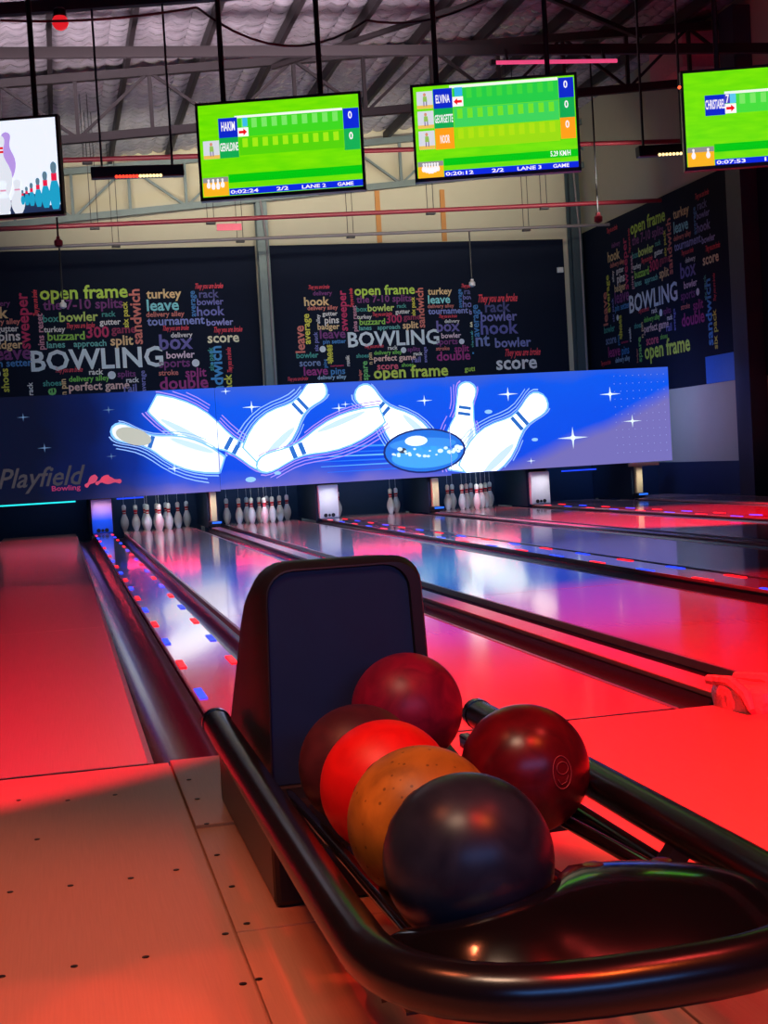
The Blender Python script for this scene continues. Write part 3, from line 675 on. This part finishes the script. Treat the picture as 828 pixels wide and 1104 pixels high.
for i in range(17):
    x = -6.75+i
    o = bpy.data.objects.new('roof_purlin', pmh); COL.objects.link(o); o.location = (x, 0, roofz(x))
    tag(o, 'dark steel purlin running under the silver foil along the lanes', 'purlin', 'roof purlins')
def truss(y, lab, m, off=0):
    t = thing('roof_truss', lab, 'truss', (2, y, 5.2), 'roof trusses')
    lo = lambda x: roofz(x)-.96+off; up = lambda x: roofz(x)-.16+off
    obj('lower_chord', MB().bar((-6.9, y, lo(-6.9)), (XR-.02, y, lo(XR)), .09, .11), m, t)
    obj('upper_chord', MB().bar((-6.9, y, up(-6.9)), (XR-.02, y, up(XR)), .09, .11), m, t)
    x = -6.3
    k = 0
    while x < XR-.6:
        obj('web_post', MB().bar((x, y, lo(x)), (x, y, up(x)), .05), m, t)
        a, b = (x, x+.98) if k % 2 == 0 else (x+.98, x)
        obj('web_diagonal', MB().bar((a, y, up(a)), (b, y, lo(b)), .04), m, t)
        x += .98; k += 1
    return t
truss(24.75, 'pale grey green roof truss carried by the steel columns at the back wall', M_steelg)
truss(18.95, 'dark roof truss above the masking displays', M_steel)
truss(13.55, 'dark roof truss nearest the hanging score screens', M_steel)
tag(obj('tie_beam', MB().bar((-6.9, 16.4, 5.55), (XR-.02, 16.4, 5.82), .07, .12), M_steel), 'dark level beam crossing between two roof trusses', 'beam')
# bracing rods seen diagonal in plan
for i, (a, b) in enumerate((((3.2, 13.6), (8.6, 18.9)), ((8.6, 13.6), (3.2, 18.9)))):
    tag(obj('roof_brace', MB().bar((a[0], a[1], roofz(a[0])-.25), (b[0], b[1], roofz(b[0])-.25), .06), M_steel), ['steel roof brace slanting towards the side wall', 'steel roof brace slanting away from the side wall'][i], 'brace')
# haunch and box at the eaves by the side wall, pink light put into its colour
tag(obj('eaves_box', MB().box(9.35, 9.98, 19.1, 20.25, 6.35, 6.97), mat('eaves_pink_lit', (206, 140, 146), .7)), 'pale boxed duct under the roof at the side wall', 'duct')
# sprinkler pipes
def pipe(name, label, p, q, r, m, cat='pipe', hang=()):
    t = thing(name, label, cat, ((p[0]+q[0])/2, p[1], p[2])); P = Vector(p); Q = Vector(q)
    obj('pipe_run', MB().tube([P, Q], r, 10), m, t)
    for k in hang:
        c = P.lerp(Q, k); top = roofz(c.x)
        for dx in (-.05, .05): obj('hanger_rod', MB().tube([(c.x+dx, c.y, c.z), (c.x+dx, c.y, top)], .006, 6), M_steel, t)
        obj('clamp', MB().box(c.x-.07, c.x+.07, c.y-r-.01, c.y+r+.01, c.z-r-.03, c.z-r), M_steel, t)
    return t
yp = onx(714, 216, XR).y
a = ony(0, 247, yp); b = onx(714, 216, XR-.01); a2 = a+(a-b)*.5
pipe('sprinkler_pipe', 'lower red sprinkler pipe running to the side wall mural', a2, b, .035, M_pipe_red, hang=(.42, .53, .75, .87))
a = ony(0, 175, 20.4); b = ony(733, 152, 20.4); a2 = a+(a-b)*.5; b2 = b+(b-a)*.04
pipe('sprinkler_pipe', 'upper dark red sprinkler pipe behind the score screens', a2, b2, .035, M_pipe_red, hang=(.4, .62, .8))
yg = onx(658, 242, XR).y
a = ony(0, 268, yg); b = onx(658, 242, XR-.01); a2 = a+(a-b)*.5
pipe('service_pipe', 'thin grey pipe just above the back wall murals', a2, b, .028, M_pipe_grey, hang=(.45, .58, .7, .9))
# pendant detectors and little white cameras on drop rods
def pendant(name, label, px, py0, py1, y, m, r):
    a = ony(px, py1, y); top = ony(px, py0, y).z
    top = roofz(a.x)+.09 if py0 == 0 else top
    t = thing(name, label, 'detector', (a.x, a.y, a.z), 'devices hanging on rods')
    obj('drop_rod', MB().tube([(a.x, y, a.z), (a.x, y, top)], .014, 8), M_black, t)
    obj('head', MB().lathe([(.3*r, -r), (r, -.6*r), (r, .5*r), (.4*r, r)], 14, (a.x, a.y, a.z)), m, t)
    obj('bracket', MB().box(a.x-.4*r, a.x+.4*r, y-.5*r, y+.5*r, a.z+r*.9, a.z+r*1.5), m, t)
pendant('pendant_detector', 'red round detector hanging on a rod before the side wall mural', 645, 0, 236, 20.28, M_pipe_red, .065)
pendant('pendant_detector', 'red detector on a rod just below the picture screen', 63, 0, 262, 20.28, M_pipe_red, .06)
M_dev = mat('device_white', (214, 210, 196), .4)
pendant('pendant_sensor', 'small white sensor hanging before the mural between the columns', 509, 249.8, 306, yg, M_dev, .055)
pendant('pendant_sensor', 'small white sensor hanging over the words open frame left of the column', 68, 267.2, 329, yg, M_dev, .055)
q = ony(604, 291, YB-.06)
tag(obj('wall_sensor', MB().box(q.x-.06, q.x+.06, YB-.08, YB-.031, q.z-.05, q.z+.05), M_dev, bevel=.008), 'tiny white sensor box on the mural beside the far corner column', 'sensor')
# red rectangular sign on pipe
q = ony(247, 245, yp-.06)
tag(obj('pipe_sign', MB().box(q.x-.19, q.x+.19, yp-.08, yp-.06, q.z-.05, q.z+.05), mat('sign_red', (196, 60, 84), .5)), 'small plain red plate hanging under the red pipe', 'sign')
# red beacon lamp on the near truss
q = ony(65, 24, 13.3)
t = thing('beacon_lamp', 'round red beacon lamp under the nearest truss', 'lamp', q)
obj('lens', MB().sphere(q, .075), emat((225, 30, 40), .9), t)
obj('base', MB().lathe([(.06, .05), (.06, .11), (.04, .13)], 14, q), M_black, t)
# pink light tube on the beam
a = ony(534, 67.5, 16.3); b = ony(665, 65.5, 16.3)
t = thing('light_tube', 'pink glowing light tube under the level roof beam', 'lamp', a)
obj('tube', MB().tube([a, b], .025, 8), emat((236, 76, 128), .9), t); obj('socket', MB().bar(a-Vector((.06, 0, 0)), a, .06), M_black, t)
for k_ in (.1, .9):
    c_ = a.lerp(b, k_); obj('clip', MB().bar((c_.x, 16.31, c_.z), (c_.x, 16.38, 5.55+.0163*(c_.x+6.9)), .03), M_black, t)
# LED light bars
def led_bar(x0, x1, y, py, depth, l0, l1, pat, label):
    a = ony(x0, py, depth); b = ony(x1, py-3, depth)
    t = thing('light_bar', label, 'light bar', (a+b)/2, 'LED light bars')
    obj('housing', MB().bar(a, b, .10, .11), M_black, t, bevel=.01)
    for s_ in (.12, .88):
        c = a.lerp(b, s_); obj('hanger', MB().bar(c, (c.x, c.y, roofz(c.x)-.95), .02), M_black, t)
    n = len(pat)
    for i, ch in enumerate(pat):
        c = a.lerp(b, l0+(l1-l0)*(i+.5)/n)
        obj('led_cell', MB().sphere(c+Vector((0, -.05, -.048)), .016, 10, 6), emat((255, 60, 40), 2.2) if ch == 'r' else emat((255, 222, 150), 2.0), t)
led_bar(98, 198, 0, 187, 13.55, .25, .76, 'rrrrrrrwwwwwww', 'black light bar with red and white LEDs beside the picture screen')
led_bar(687, 742, 0, 164, 13.2, .36, .98, 'wwwwwwwrr', 'black light bar with warm white LEDs beside the rightmost screen')
# sagging cables under the roof
for i, (p0, p1, sag_) in enumerate((((0, 22), (212, 8), .05), ((212, 8), (395, 22), .3), ((395, 22), (520, 0), .1))):
    a = ony(*p0, 13.2); b = ony(*p1, 13.2)
    tag(obj('roof_cable', MB().tube([a.lerp(b, k/10)-Vector((0, 0, sag_*4*(k/10)*(1-k/10))) for k in range(11)], .012, 6), M_black), ['slack black cable beside the red beacon lamp', 'slack black cable between the two middle screen rods', 'slack black cable rising towards the pink tube'][i], 'cable', 'cables under the roof')

# ================================================================== SCORE SCREENS
TW, TH = 1.035, .605
yaw = math.radians(-17.5); TU = Vector((math.cos(yaw), math.sin(yaw), 0)); TN = Vector((math.sin(yaw), -math.cos(yaw), 0))
green = (96, 226, 0)
class TV:
    def __init__(s, tl, label):
        s.tl = Vector(tl); s.root = thing('score_screen', label, 'screen', s.pt(.5, 1), 'score screens hanging from the roof')
        b = .016
        mb = MB()
        def slab(u0, u1, v0, v1, n0, n1):
            P = [s.tl+TU*u-Vector((0, 0, v))+TN*n for n in (n0, n1) for u, v in ((u0, v0), (u1, v0), (u1, v1), (u0, v1))]
            mb.add(P, [(0,1,2,3),(7,6,5,4),(0,4,5,1),(1,5,6,2),(2,6,7,3),(3,7,4,0)])
        slab(0, TW, 0, TH, -.05, -.004)
        slab(0, TW, 0, b, -.004, .008); slab(0, TW, TH-b*1.4, TH, -.004, .008); slab(0, b, 0, TH, -.004, .008); slab(TW-b, TW, 0, TH, -.004, .008)
        obj('frame', mb, M_black, s.root)
        s.scr = None
    def pt(s, u, v, n=0): return s.tl+TU*(u*TW)-Vector((0, 0, v*TH))+TN*n
    def rect(s, name, u0, v0, u1, v1, col, k=1.0, lay=1, m=None):
        mb = MB().poly([s.pt(u0, v0, .0012*lay), s.pt(u1, v0, .0012*lay), s.pt(u1, v1, .0012*lay), s.pt(u0, v1, .0012*lay)])
        o = obj(name, mb, m or emat(col, k), s.scr or s.root)
        if s.scr: o.matrix_parent_inverse = Matrix.Translation(-s.root.location) if False else o.matrix_parent_inverse
        return o
    def screen(s, col, k=1.0, m=None): s.scr = s.rect('screen', .016, .024, .984, .966, col, k, 0, m)
    def poly(s, name, pts, col, k=1.0, lay=3): return obj(name, MB().poly([s.pt(u, v, .0012*lay) for u, v in pts]), emat(col, k), s.scr)
    def text(s, t, u0, v, u1, col=(245, 245, 250), k=1.0, h=None, lay=6): return word('lettering', s.scr, t, s.pt(u0, v, .0012*lay), TU, (0, 0, 1), (u1-u0)*TW, emat(col, k), 1, .02, 0, h)
    def rods(s, us, top=5.2):
        for u in us:
            p = s.pt(u, .02, -.03); obj('hanging_rod', MB().tube([p-Vector((0, 0, .3)), (p.x, p.y, top)], .017, 8), M_black, s.root)
            obj('mount_plate', MB().box(p.x-.05, p.x+.05, p.y+.02, p.y+.04, p.z-.4, p.z-.1), M_black, s.root)
def arrow(tv, u, v, d=1, s=.05):
    P = [(-.5, -.16), (.05, -.16), (.05, -.42), (.5, 0), (.05, .42), (.05, .16), (-.5, .16)]
    tv.poly('arrow_icon', [(u+a*s*d, v+b*s*1.7) for a, b in P], (235, 10, 20), 1.0, 5)
def avatar(tv, u0, v0, u1, v1):
    tv.rect('avatar_tile', u0, v0, u1, v1, (214, 222, 232), .95, 2)
    w = u1-u0; h = v1-v0; cu = (u0+u1)/2
    tv.rect('avatar_tile', u0, v1-.2*h, u1, v1, (236, 196, 90), .95, 3)
    tv.poly('avatar_icon', [(cu-.1*w, v0+.3*h), (cu+.12*w, v0+.3*h), (cu+.15*w, v0+.6*h), (cu-.12*w, v0+.6*h)], (150, 200, 90), .9, 4)
    tv.poly('avatar_icon', [(cu+.09*w*math.cos(a), v0+.2*h+.1*h*math.sin(a)) for a in [2*PI*i/10 for i in range(10)]], (216, 150, 120), .9, 4)
    for d in (-.09, .07): tv.rect('avatar_icon', cu+d*w, v0+.6*h, cu+(d+.06)*w, v0+.86*h, (120, 90, 150), .9, 4)
def pin_icon(tv, u, v0, v1, w, col=(246, 246, 250), lay=5, k=1.0, tilt=0):
    h = v1-v0; L_ = [(u+r*w+tilt*t, v1-t*h) for t, r in PROF]; R_ = [(u-r*w+tilt*t, v1-t*h) for t, r in PROF]
    tv.poly('pin_icon', L_+R_[::-1], col, k, lay)
def base_layout(tv, v_off, n_up, gb, bb, texts):
    tv.rect('lane_icon', .02, gb[0]+.02, .175, bb[1], (244, 180, 30), 1.0, 2); tv.rect('lane_icon', .02, gb[0]+.02, .175, gb[0]+.07, (150, 150, 150), .9, 3)
    for i in range(n_up):
        u = .055+.085*i/max(1, n_up-1); pin_icon(tv, u, gb[0]+.035, gb[0]+.12+.03*(1-abs(i-(n_up-1)/2)/(n_up/2)), .012)
    tv.rect('info_bar', .178, gb[0], .984, gb[1], (0, 198, 10), 1.0, 2); tv.rect('info_bar', .178, bb[0], .984, bb[1], (8, 40, 222), 1.0, 2)
    for t, u in zip(texts, (.27, .5, .69, .88)):
        if t: tv.text(t, u-.012*len(t), bb[1]-.012, u+.012*len(t), h=.022)
def frames(tv, v0, v1, c1, c2, k=1.0):
    tv.rect('frame_row', .255, v0, .885, v1, c2, k, 2)
    for i in range(10): tv.rect('frame_cell', .275+i*.061, v0+.01, .275+i*.061+.032, v0+(v1-v0)*.55, c1, k, 3)
def grass(): 
    m = bpy.data.materials.get('screen_grass')
    if m: return m
    m = bpy.data.materials.new('screen_grass'); m.use_nodes = True; nt = m.node_tree; b = nt.nodes['Principled BSDF']
    tc = nt.nodes.new('ShaderNodeTexCoord'); mp = nt.nodes.new('ShaderNodeMapping'); mp.inputs['Scale'].default_value = (6, 6, 30)
    nz = nt.nodes.new('ShaderNodeTexNoise'); nz.inputs['Scale'].default_value = 1.2; nz.inputs['Detail'].default_value = 4
    mx = nt.nodes.new('ShaderNodeMix'); mx.data_type = 'RGBA'; mx.inputs['A'].default_value = (*lin((72, 214, 0)), 1); mx.inputs['B'].default_value = (*lin((142, 240, 0)), 1)
    nt.links.new(tc.outputs['Object'], mp.inputs[0]); nt.links.new(mp.outputs[0], nz.inputs['Vector']); nt.links.new(nz.outputs['Fac'], mx.inputs['Factor'])
    b.inputs['Base Color'].default_value = (.02, .03, .01, 1); nt.links.new(mx.outputs['Result'], b.inputs['Emission Color']); b.inputs['Emission Strength'].default_value = 1
    b.inputs['Roughness'].default_value = .3
    return m
# screen A
A = TV(ony(210, 112, 8.75), 'green score screen with two player rows showing a zero score each'); A.screen(green, m=grass())
A.rect('divider_line', .235, .155, .885, .18, (240, 250, 240), 1.0, 2)
frames(A, .18, .37, (120, 232, 100), (62, 216, 30)); frames(A, .38, .56, (160, 236, 20), (84, 212, 6))
A.rect('name_cell', .135, .17, .25, .37, (10, 40, 200), 1.0, 3); A.rect('name_cell', .135, .37, .25, .575, (16, 170, 80), 1.0, 3)
A.text('HAKIM', .152, .30, .235, h=.055); A.text('GERALDINE', .138, .505, .248, h=.05)
A.rect('marker_cell', .25, .28, .315, .37, (250, 250, 250), 1.0, 4); A.rect('marker_cell', .282, .18, .312, .27, (60, 190, 235), 1.0, 4); arrow(A, .282, .325)
avatar(A, .035, .39, .133, .575)
A.rect('score_cell', .888, .165, .982, .37, (10, 40, 215), 1.0, 3); A.rect('score_cell', .888, .37, .982, .585, (20, 176, 84), 1.0, 3)
A.text('0', .918, .27, .942, h=.045); A.text('0', .918, .48, .942, h=.045)
base_layout(A, 0, 4, (.745, .83), (.89, .955), ('0:02:24', '2/2', 'LANE 2', 'GAME')); A.rods((.17, .76))
# screen B
Bt = TV(ony(442, 92, 8.5), 'green score screen with three player rows and an orange cell'); Bt.screen(green, m=grass())
Bt.rect('divider_line', .235, .035, .885, .065, (236, 250, 236), 1.0, 2)
frames(Bt, .065, .265, (60, 214, 60), (36, 204, 70)); frames(Bt, .27, .465, (110, 226, 40), (60, 212, 90)); frames(Bt, .47, .68, (170, 226, 10), (150, 220, 10))
for v0, v1, c, t, u0, u1 in ((.06, .262, (10, 40, 200), 'ELVINA', .15, .235), (.262, .465, (16, 170, 80), 'GEORGETTE', .138, .248), (.465, .68, (250, 160, 20), 'NOOR', .165, .222)):
    Bt.rect('name_cell', .135, v0, .25, v1, c, 1.0, 3); Bt.text(t, u0, (v0+v1)/2+.045, u1, h=.05)
    avatar(Bt, .035, v0+.015, .132, v1-.01); Bt.rect('score_cell', .888, v0-.015, .978, v1-.015, c, 1.0, 3); Bt.text('0', .918, v0+.09, .942, h=.045)
Bt.rect('marker_cell', .25, .155, .315, .255, (250, 250, 250), 1.0, 4); Bt.rect('marker_cell', .265, .06, .312, .15, (50, 180, 235), 1.0, 4); arrow(Bt, .282, .205, -1)
base_layout(Bt, 0, 6, (.775, .85), (.90, .965), ('0:20:12', '2/2', 'LANE 3', 'GAME')); Bt.text('5.29 KM/H', .82, .835, .94, h=.032); Bt.rods((.16, .83))
# screen C (right edge of the photograph)
Ct = TV(ony(733, 77, 7.9), 'green score screen with a single player cell and a number seven'); Ct.screen(green, m=grass())
Ct.rect('divider_line', .25, .235, .885, .262, (236, 250, 236), 1.0, 2); frames(Ct, .262, .455, (120, 232, 100), (70, 222, 60))
Ct.rect('name_cell', .135, .262, .25, .465, (10, 40, 200), 1.0, 3); Ct.text('CHRISTABEL', .137, .40, .25, h=.055)
Ct.rect('pin_count_cell', .25, .262, .28, .355, (70, 60, 190), 1.0, 4); Ct.text('7', .256, .35, .276, h=.05); Ct.rect('marker_cell', .28, .262, .315, .355, (90, 200, 240), 1.0, 4)
Ct.rect('marker_cell', .25, .36, .315, .455, (250, 250, 250), 1.0, 4); arrow(Ct, .282, .405)
Ct.rect('score_cell', .888, .25, .982, .46, (10, 40, 215), 1.0, 3); Ct.text('7', .918, .35, .942, h=.045)
base_layout(Ct, 0, 2, (.75, .83), (.905, .965), ('0:07:53', '1/2', 'LANE 4', 'GAME')); Ct.rods((.22, .8)); obj('indicator_lamp', MB().sphere(Ct.pt(-.008, .16, .004), .011, 10, 6), emat((255, 90, 50), 2), Ct.root, label='tiny red indicator lamp')
# screen D: bowling picture, cut by the left edge of the photograph
tr = ony(62, 123, 8.75); Dt = TV(tr-TU*TW, 'white picture screen showing teal and white bowling pins'); Dt.screen((232, 240, 255), 1.05)
Dt.poly('ball_picture', [(.78+.12*math.cos(a), .93-.17*max(0, math.sin(a))) for a in [PI*i/16 for i in range(17)]], (40, 56, 92), .9, 2)
Dt.rect('floor_picture', .68, .90, .984, .965, (36, 52, 88), .9, 2)
for u, v0, w in ((.955, .47, .033), (.90, .56, .027), (.855, .62, .022), (.815, .665, .018), (.785, .70, .015), (.76, .73, .012)):
    v1 = .965-(.955-u)*.35-.02
    pin_icon(Dt, u, v0, v1, w, (30, 160, 200), 4+(u-.7)*4); h = v1-v0
    Dt.rect('stripe_picture', u-w*.5, v0+h*.24, u+w*.5, v0+h*.40, (230, 30, 70), 1, 6)
    Dt.poly('pin_head_picture', [(u+w*.55*math.cos(a), v0+h*.13+h*.13*math.sin(a)) for a in [2*PI*i/12 for i in range(12)]], (96, 130, 150), .9, 6)
for u, v0, v1, w in ((.52, .12, .93, .085), (.68, .14, .6, .05), (.40, .10, .93, .09)): pin_icon(Dt, u, v0, v1, w, (180, 150, 226) if v0 > .13 or u < .45 else (246, 248, 252), 2)
for u, v0, v1, w in ((.63, .16, .80, .075), (.56, .62, .96, .04), (.645, .62, .96, .042), (.73, .62, .96, .042)):
    pin_icon(Dt, u, v0, v1, w, (222, 230, 240), 4); h = v1-v0
    if w > .05:
        for q in (.2, .26): Dt.rect('stripe_picture', u-w*.42, v0+h*q, u+w*.42, v0+h*(q+.035), (222, 30, 44), 1, 6)
    else: Dt.rect('stripe_picture', u-w*.42, v0+h*.28, u+w*.42, v0+h*.33, (220, 150, 180), 1, 6)
Dt.rods((.3, .86))

# ================================================================== BALL RETURN
ZR = .27; XL, XRR, YFR = .3155, .873, 1.385; XC = (XL+XRR)/2
br = thing('ball_return', 'black ball return with tall hood and tubular rack on the approach', 'ball return', (XC, 2.4, 0))
# outer tube loop
pts = [(XL, 3.16, ZR), (XL, 2.9, ZR), (XL, 2.4, ZR), (XL, 2.0, ZR), (XL, 1.75, ZR)]
rc = (XRR-XL)/2; yc = YFR+.27
for k in range(1, 24):
    a = PI*k/24; ca = math.cos(a); sa = math.sin(a); e = .72
    pts.append((XC-rc*math.copysign(abs(ca)**e, ca), yc-.27*sa**e if True else 0, ZR))
pts += [(XRR, 1.75, ZR), (XRR, 2.0, ZR), (XRR, 2.5, ZR), (XRR, 2.95, ZR)]
obj('outer_tube', MB().tube(pts, .032, 18), M_tube, br)
for x, y in ((XL, 3.16), (XRR, 2.95)): obj('tube_cap', MB().tube([(x, y-.012, ZR), (x, y+.01, ZR)], .034, 18), M_black_gloss, br)
# cradle rails
def rz(y): return .2425-.045*(y-1.66)
for x in (.405, .545, .659, .799):
    obj('cradle_rail', MB().tube([(x, 1.50, rz(1.5)), (x, 2.1, rz(2.1)), (x, 2.72, rz(2.72))], .012, 10), M_black_gloss, br)
for x in (.365, .838):
    obj('side_rail', MB().box(x-.012, x+.012, 1.56, 2.95, .2, .232), M_black_gloss, br, bevel=.005)
for y in (1.62, 2.3): obj('cross_bar', MB().bar((.365, y, .19), (.838, y, .19), .03, .02), M_black, br)
for x, x2, y in ((XL, .365, 1.9), (XRR, .838, 1.9), (XL, .365, 2.5), (XRR, .838, 2.5)): obj('bracket', MB().bar((x, y, ZR-.01), (x2, y, .216), .03), M_black, br)
# pedestal and hood
obj('pedestal', MB().box(.352, .80, 2.62, 3.52, 0, .205), M_black, br, bevel=.012)
def section(x0, x1, z0, z1, tin, r, n=6):
    P = [(x0, z0), (x0+tin, z1-r)]
    for k in range(1, n+1): a = PI-PI/2*k/n; P.append((x0+tin+r+r*math.cos(a), z1-r+r*math.sin(a)))
    for k in range(n+1): a = PI/2-PI/2*k/n; P.append((x1-tin-r+r*math.cos(a), z1-r+r*math.sin(a)))
    P.append((x1, z0)); return P
secs = [(2.72, section(.372, .712, .2, .640, .012, .055)), (2.745, section(.362, .722, .2, .652, .014, .06)), (2.9, section(.358, .726, .2, .645, .018, .075)), (3.15, section(.360, .724, .2, .60, .03, .09)), (3.38, section(.366, .718, .2, .52, .04, .09)), (3.5, section(.378, .706, .2, .40, .05, .07))]
mb = MB(); n = len(secs[0][1])
vs = [(x, y, z) for y, P in secs for x, z in P]
fs = [(i*n+k, i*n+(k+1) % n, (i+1)*n+(k+1) % n, (i+1)*n+k) for i in range(len(secs)-1) for k in range(n)]
fs.append(tuple((len(secs)-1)*n+k for k in range(n)))
# recessed front face
inn = section(.374, .690, .206, .637, .012, .054); rec = section(.376, .688, .21, .635, .012, .053)
b0 = len(vs); vs += [(x, 2.719, z) for x, z in inn]; fs += [(k, (k+1) % n, b0+(k+1) % n, b0+k) for k in range(n)]
b1 = len(vs); vs += [(x, 2.731, z) for x, z in rec]; fs += [(b0+k, b0+(k+1) % n, b1+(k+1) % n, b1+k) for k in range(n)]
fs.append(tuple(b1+k for k in range(n)))
mb.add(vs, fs); mb.smooth = True
hood = obj('hood', mb, mat('hood_black', (32, 30, 36), .5, var=.12, scale=60), br)
obj('hood_flap', MB().poly([(x, 2.7285, z) for x, z in section(.377, .687, .212, .634, .012, .052)], (0, .002, 0)), mat('flap_navy', (20, 46, 80), .5, var=.15), hood)
obj('exit_ramp', MB().add([(.5, 2.545, .225), (.75, 2.545, .225), (.75, 2.80, .262), (.5, 2.80, .262), (.5, 2.545, .215), (.75, 2.545, .215), (.75, 2.80, .25), (.5, 2.80, .25)], [(0,1,2,3),(7,6,5,4),(0,4,5,1),(1,5,6,2),(2,6,7,3),(3,7,4,0)]), M_black, br)
# front nose cover: shallow dome inside the loop
mb = MB(); NU = 28; NV = 8; vs = []
def loopx(a):
    ca = math.cos(a); sa = math.sin(a); e = .72
    return XC-(rc-.022)*math.copysign(abs(ca)**e, ca), yc-(.27-.022)*sa**e
def back(u):
    x = XC+(u*2-1)*(rc-.02); y = 1.66-.06*(1-u)**2; q = .114**2-(x-.470)**2      # the edge is scooped out around the dark ball
    return (x, min(y, 1.665-math.sqrt(q)) if q > 0 else y)
for j in range(NV+1):
    t = j/NV
    for i in range(NU+1):
        a = PI*i/NU; fx, fy = loopx(a); bx, by = back(i/NU)
        x = fx+(bx-fx)*t; y = fy+(by-fy)*t
        side = math.sin(PI*i/NU)**.7
        z = ZR-.005+.066*side*math.sin(PI*.5*min(1, t*1.5))*(1-.12*max(0, t-.85)/.15)
        vs.append((x, y, z))
mb.add(vs, [(j*(NU+1)+i, j*(NU+1)+i+1, (j+1)*(NU+1)+i+1, (j+1)*(NU+1)+i) for j in range(NV) for i in range(NU)])
# back skirt
k0 = NV*(NU+1); sk = [vs[k0+i] for i in range(NU+1)]
mb.add(sk+[(x, y+.004, .2) for x, y, z in sk], [(i, i+1, NU+2+i, NU+1+i) for i in range(NU)]); mb.smooth = True
nose = obj('nose_cover', mb, M_black_gloss, br)
for i_ in (15, 20):  # red reflections at two small holes, painted as dark red discs
    c_ = Vector(vs[(NV-1)*(NU+1)+i_]); obj('reflection_disc', MB().lathe([(.013, -.008), (.013, .0005), (.009, .001)], 14, c_), mat('reflection_red', (80, 8, 12), .2), nose)
obj('leg', MB().box(XC-.04, XC+.04, 2.26, 2.34, 0, .19), M_black, br, bevel=.006)

# balls
def ball_mat(name, c1, c2, rough=.22, scale=3, w=.5, spk=0):
    m = bpy.data.materials.new(name); m.use_nodes = True; nt = m.node_tree; b = nt.nodes['Principled BSDF']; N = nt.nodes.new; L = nt.links.new
    tc = N('ShaderNodeTexCoord'); nz = N('ShaderNodeTexNoise'); nz.inputs['Scale'].default_value = scale*5; nz.inputs['Detail'].default_value = 5; nz.inputs['Distortion'].default_value = 1.2
    r = N('ShaderNodeValToRGB'); r.color_ramp.elements[0].position = .35; r.color_ramp.elements[1].position = .7
    r.color_ramp.elements[0].color = (*lin(c1), 1); r.color_ramp.elements[1].color = (*lin(c2), 1)
    L(tc.outputs['Object'], nz.inputs['Vector']); L(nz.outputs['Fac'], r.inputs[0]); out = r.outputs[0]
    if spk:
        vo = N('ShaderNodeTexVoronoi'); vo.inputs['Scale'].default_value = 55; L(tc.outputs['Object'], vo.inputs['Vector'])
        rr = N('ShaderNodeValToRGB'); rr.color_ramp.elements[0].position = .10; rr.color_ramp.elements[1].position = .16; L(vo.outputs['Distance'], rr.inputs[0])
        mx = N('ShaderNodeMix'); mx.data_type = 'RGBA'; mx.blend_type = 'MULTIPLY'; mx.inputs['Factor'].default_value = spk; L(out, mx.inputs['A']); L(rr.outputs[0], mx.inputs['B']); out = mx.outputs['Result']
    L(out, b.inputs['Base Color']); b.inputs['Roughness'].default_value = rough; b.inputs['Specular IOR Level'].default_value = .4
    return m
R = .108
bmesh_ = MB().sphere((0, 0, 0), R, 48, 28)
def ball(c, m, label, rot=(0, 0, 0), emblem=None):
    t = thing('bowling_ball', label, 'bowling ball', (c[0], c[1], c[2]-R), 'bowling balls on the rack')
    o = obj('ball_shell', MB().sphere(c, R, 48, 28), m, t)
    # three finger holes on the far side
    for a, b in ((2.2, .35), (2.55, .42), (2.4, .75)):
        d = Vector((math.cos(a+rot[2])*math.cos(b), math.sin(a+rot[2])*math.cos(b), math.sin(b)))
        obj('finger_hole', MB().tube([Vector(c)+d*(R-.004), Vector(c)+d*(R+.0006)], .0125, 14), M_black, t)
    if emblem:
        d, c2 = emblem; d = Vector(d).normalized(); u = d.cross(Vector((0, 0, 1))).normalized(); v = u.cross(d)
        pmt = mat('emblem_line', (170, 70, 70), .5)
        def onb(a, b): q = (d*R+u*a+v*b).normalized()*(R+.0008); return Vector(c)+q
        obj('emblem', MB().tube([onb(.018*math.cos(k*PI/12), .027*math.sin(k*PI/12)) for k in range(25)], .0007, 5, False), pmt, t)
        obj('emblem', MB().tube([onb(.011*math.cos(k*PI/8)-.001, .007+.010*math.sin(k*PI/8)) for k in range(17)], .0006, 5, False), pmt, t)
        obj('emblem', MB().tube([onb(-.010, -.006), onb(-.006, -.016), onb(.004, -.019), onb(.010, -.010)], .0006, 5, False), pmt, t)
    return t
bz = lambda y: rz(y)+.0985
ball((.470, 1.665, bz(1.665)), ball_mat('ball_dark', (24, 32, 46), (42, 50, 62), .34), 'dark slate blue bowling ball next to the nose cover of the rack')
ball((.473, 1.902, bz(1.902)), ball_mat('ball_gold', (128, 92, 28), (176, 128, 40), .45, 2, spk=.6), 'mottled gold bowling ball between the dark and the bright red ones')
ball((.486, 2.186, bz(2.186)), ball_mat('ball_red', (216, 18, 20), (236, 26, 24), .45), 'bright plain red bowling ball behind the gold one')
ball((.488, 2.406, bz(2.406)), ball_mat('ball_maroon', (64, 28, 36), (90, 40, 46), .45), 'dull brownish maroon bowling ball beside the hood behind the red one')
ball((.729, 2.204, bz(2.204)), ball_mat('ball_wine', (70, 10, 20), (110, 14, 24), .28), 'dark wine red bowling ball with an outlined emblem on the outer rail', emblem=((.28, -1, .12), None))
ball((.628, 2.602, .363), ball_mat('ball_crimson', (112, 16, 44), (160, 26, 58), .4), 'streaky crimson bowling ball resting at the hood mouth')
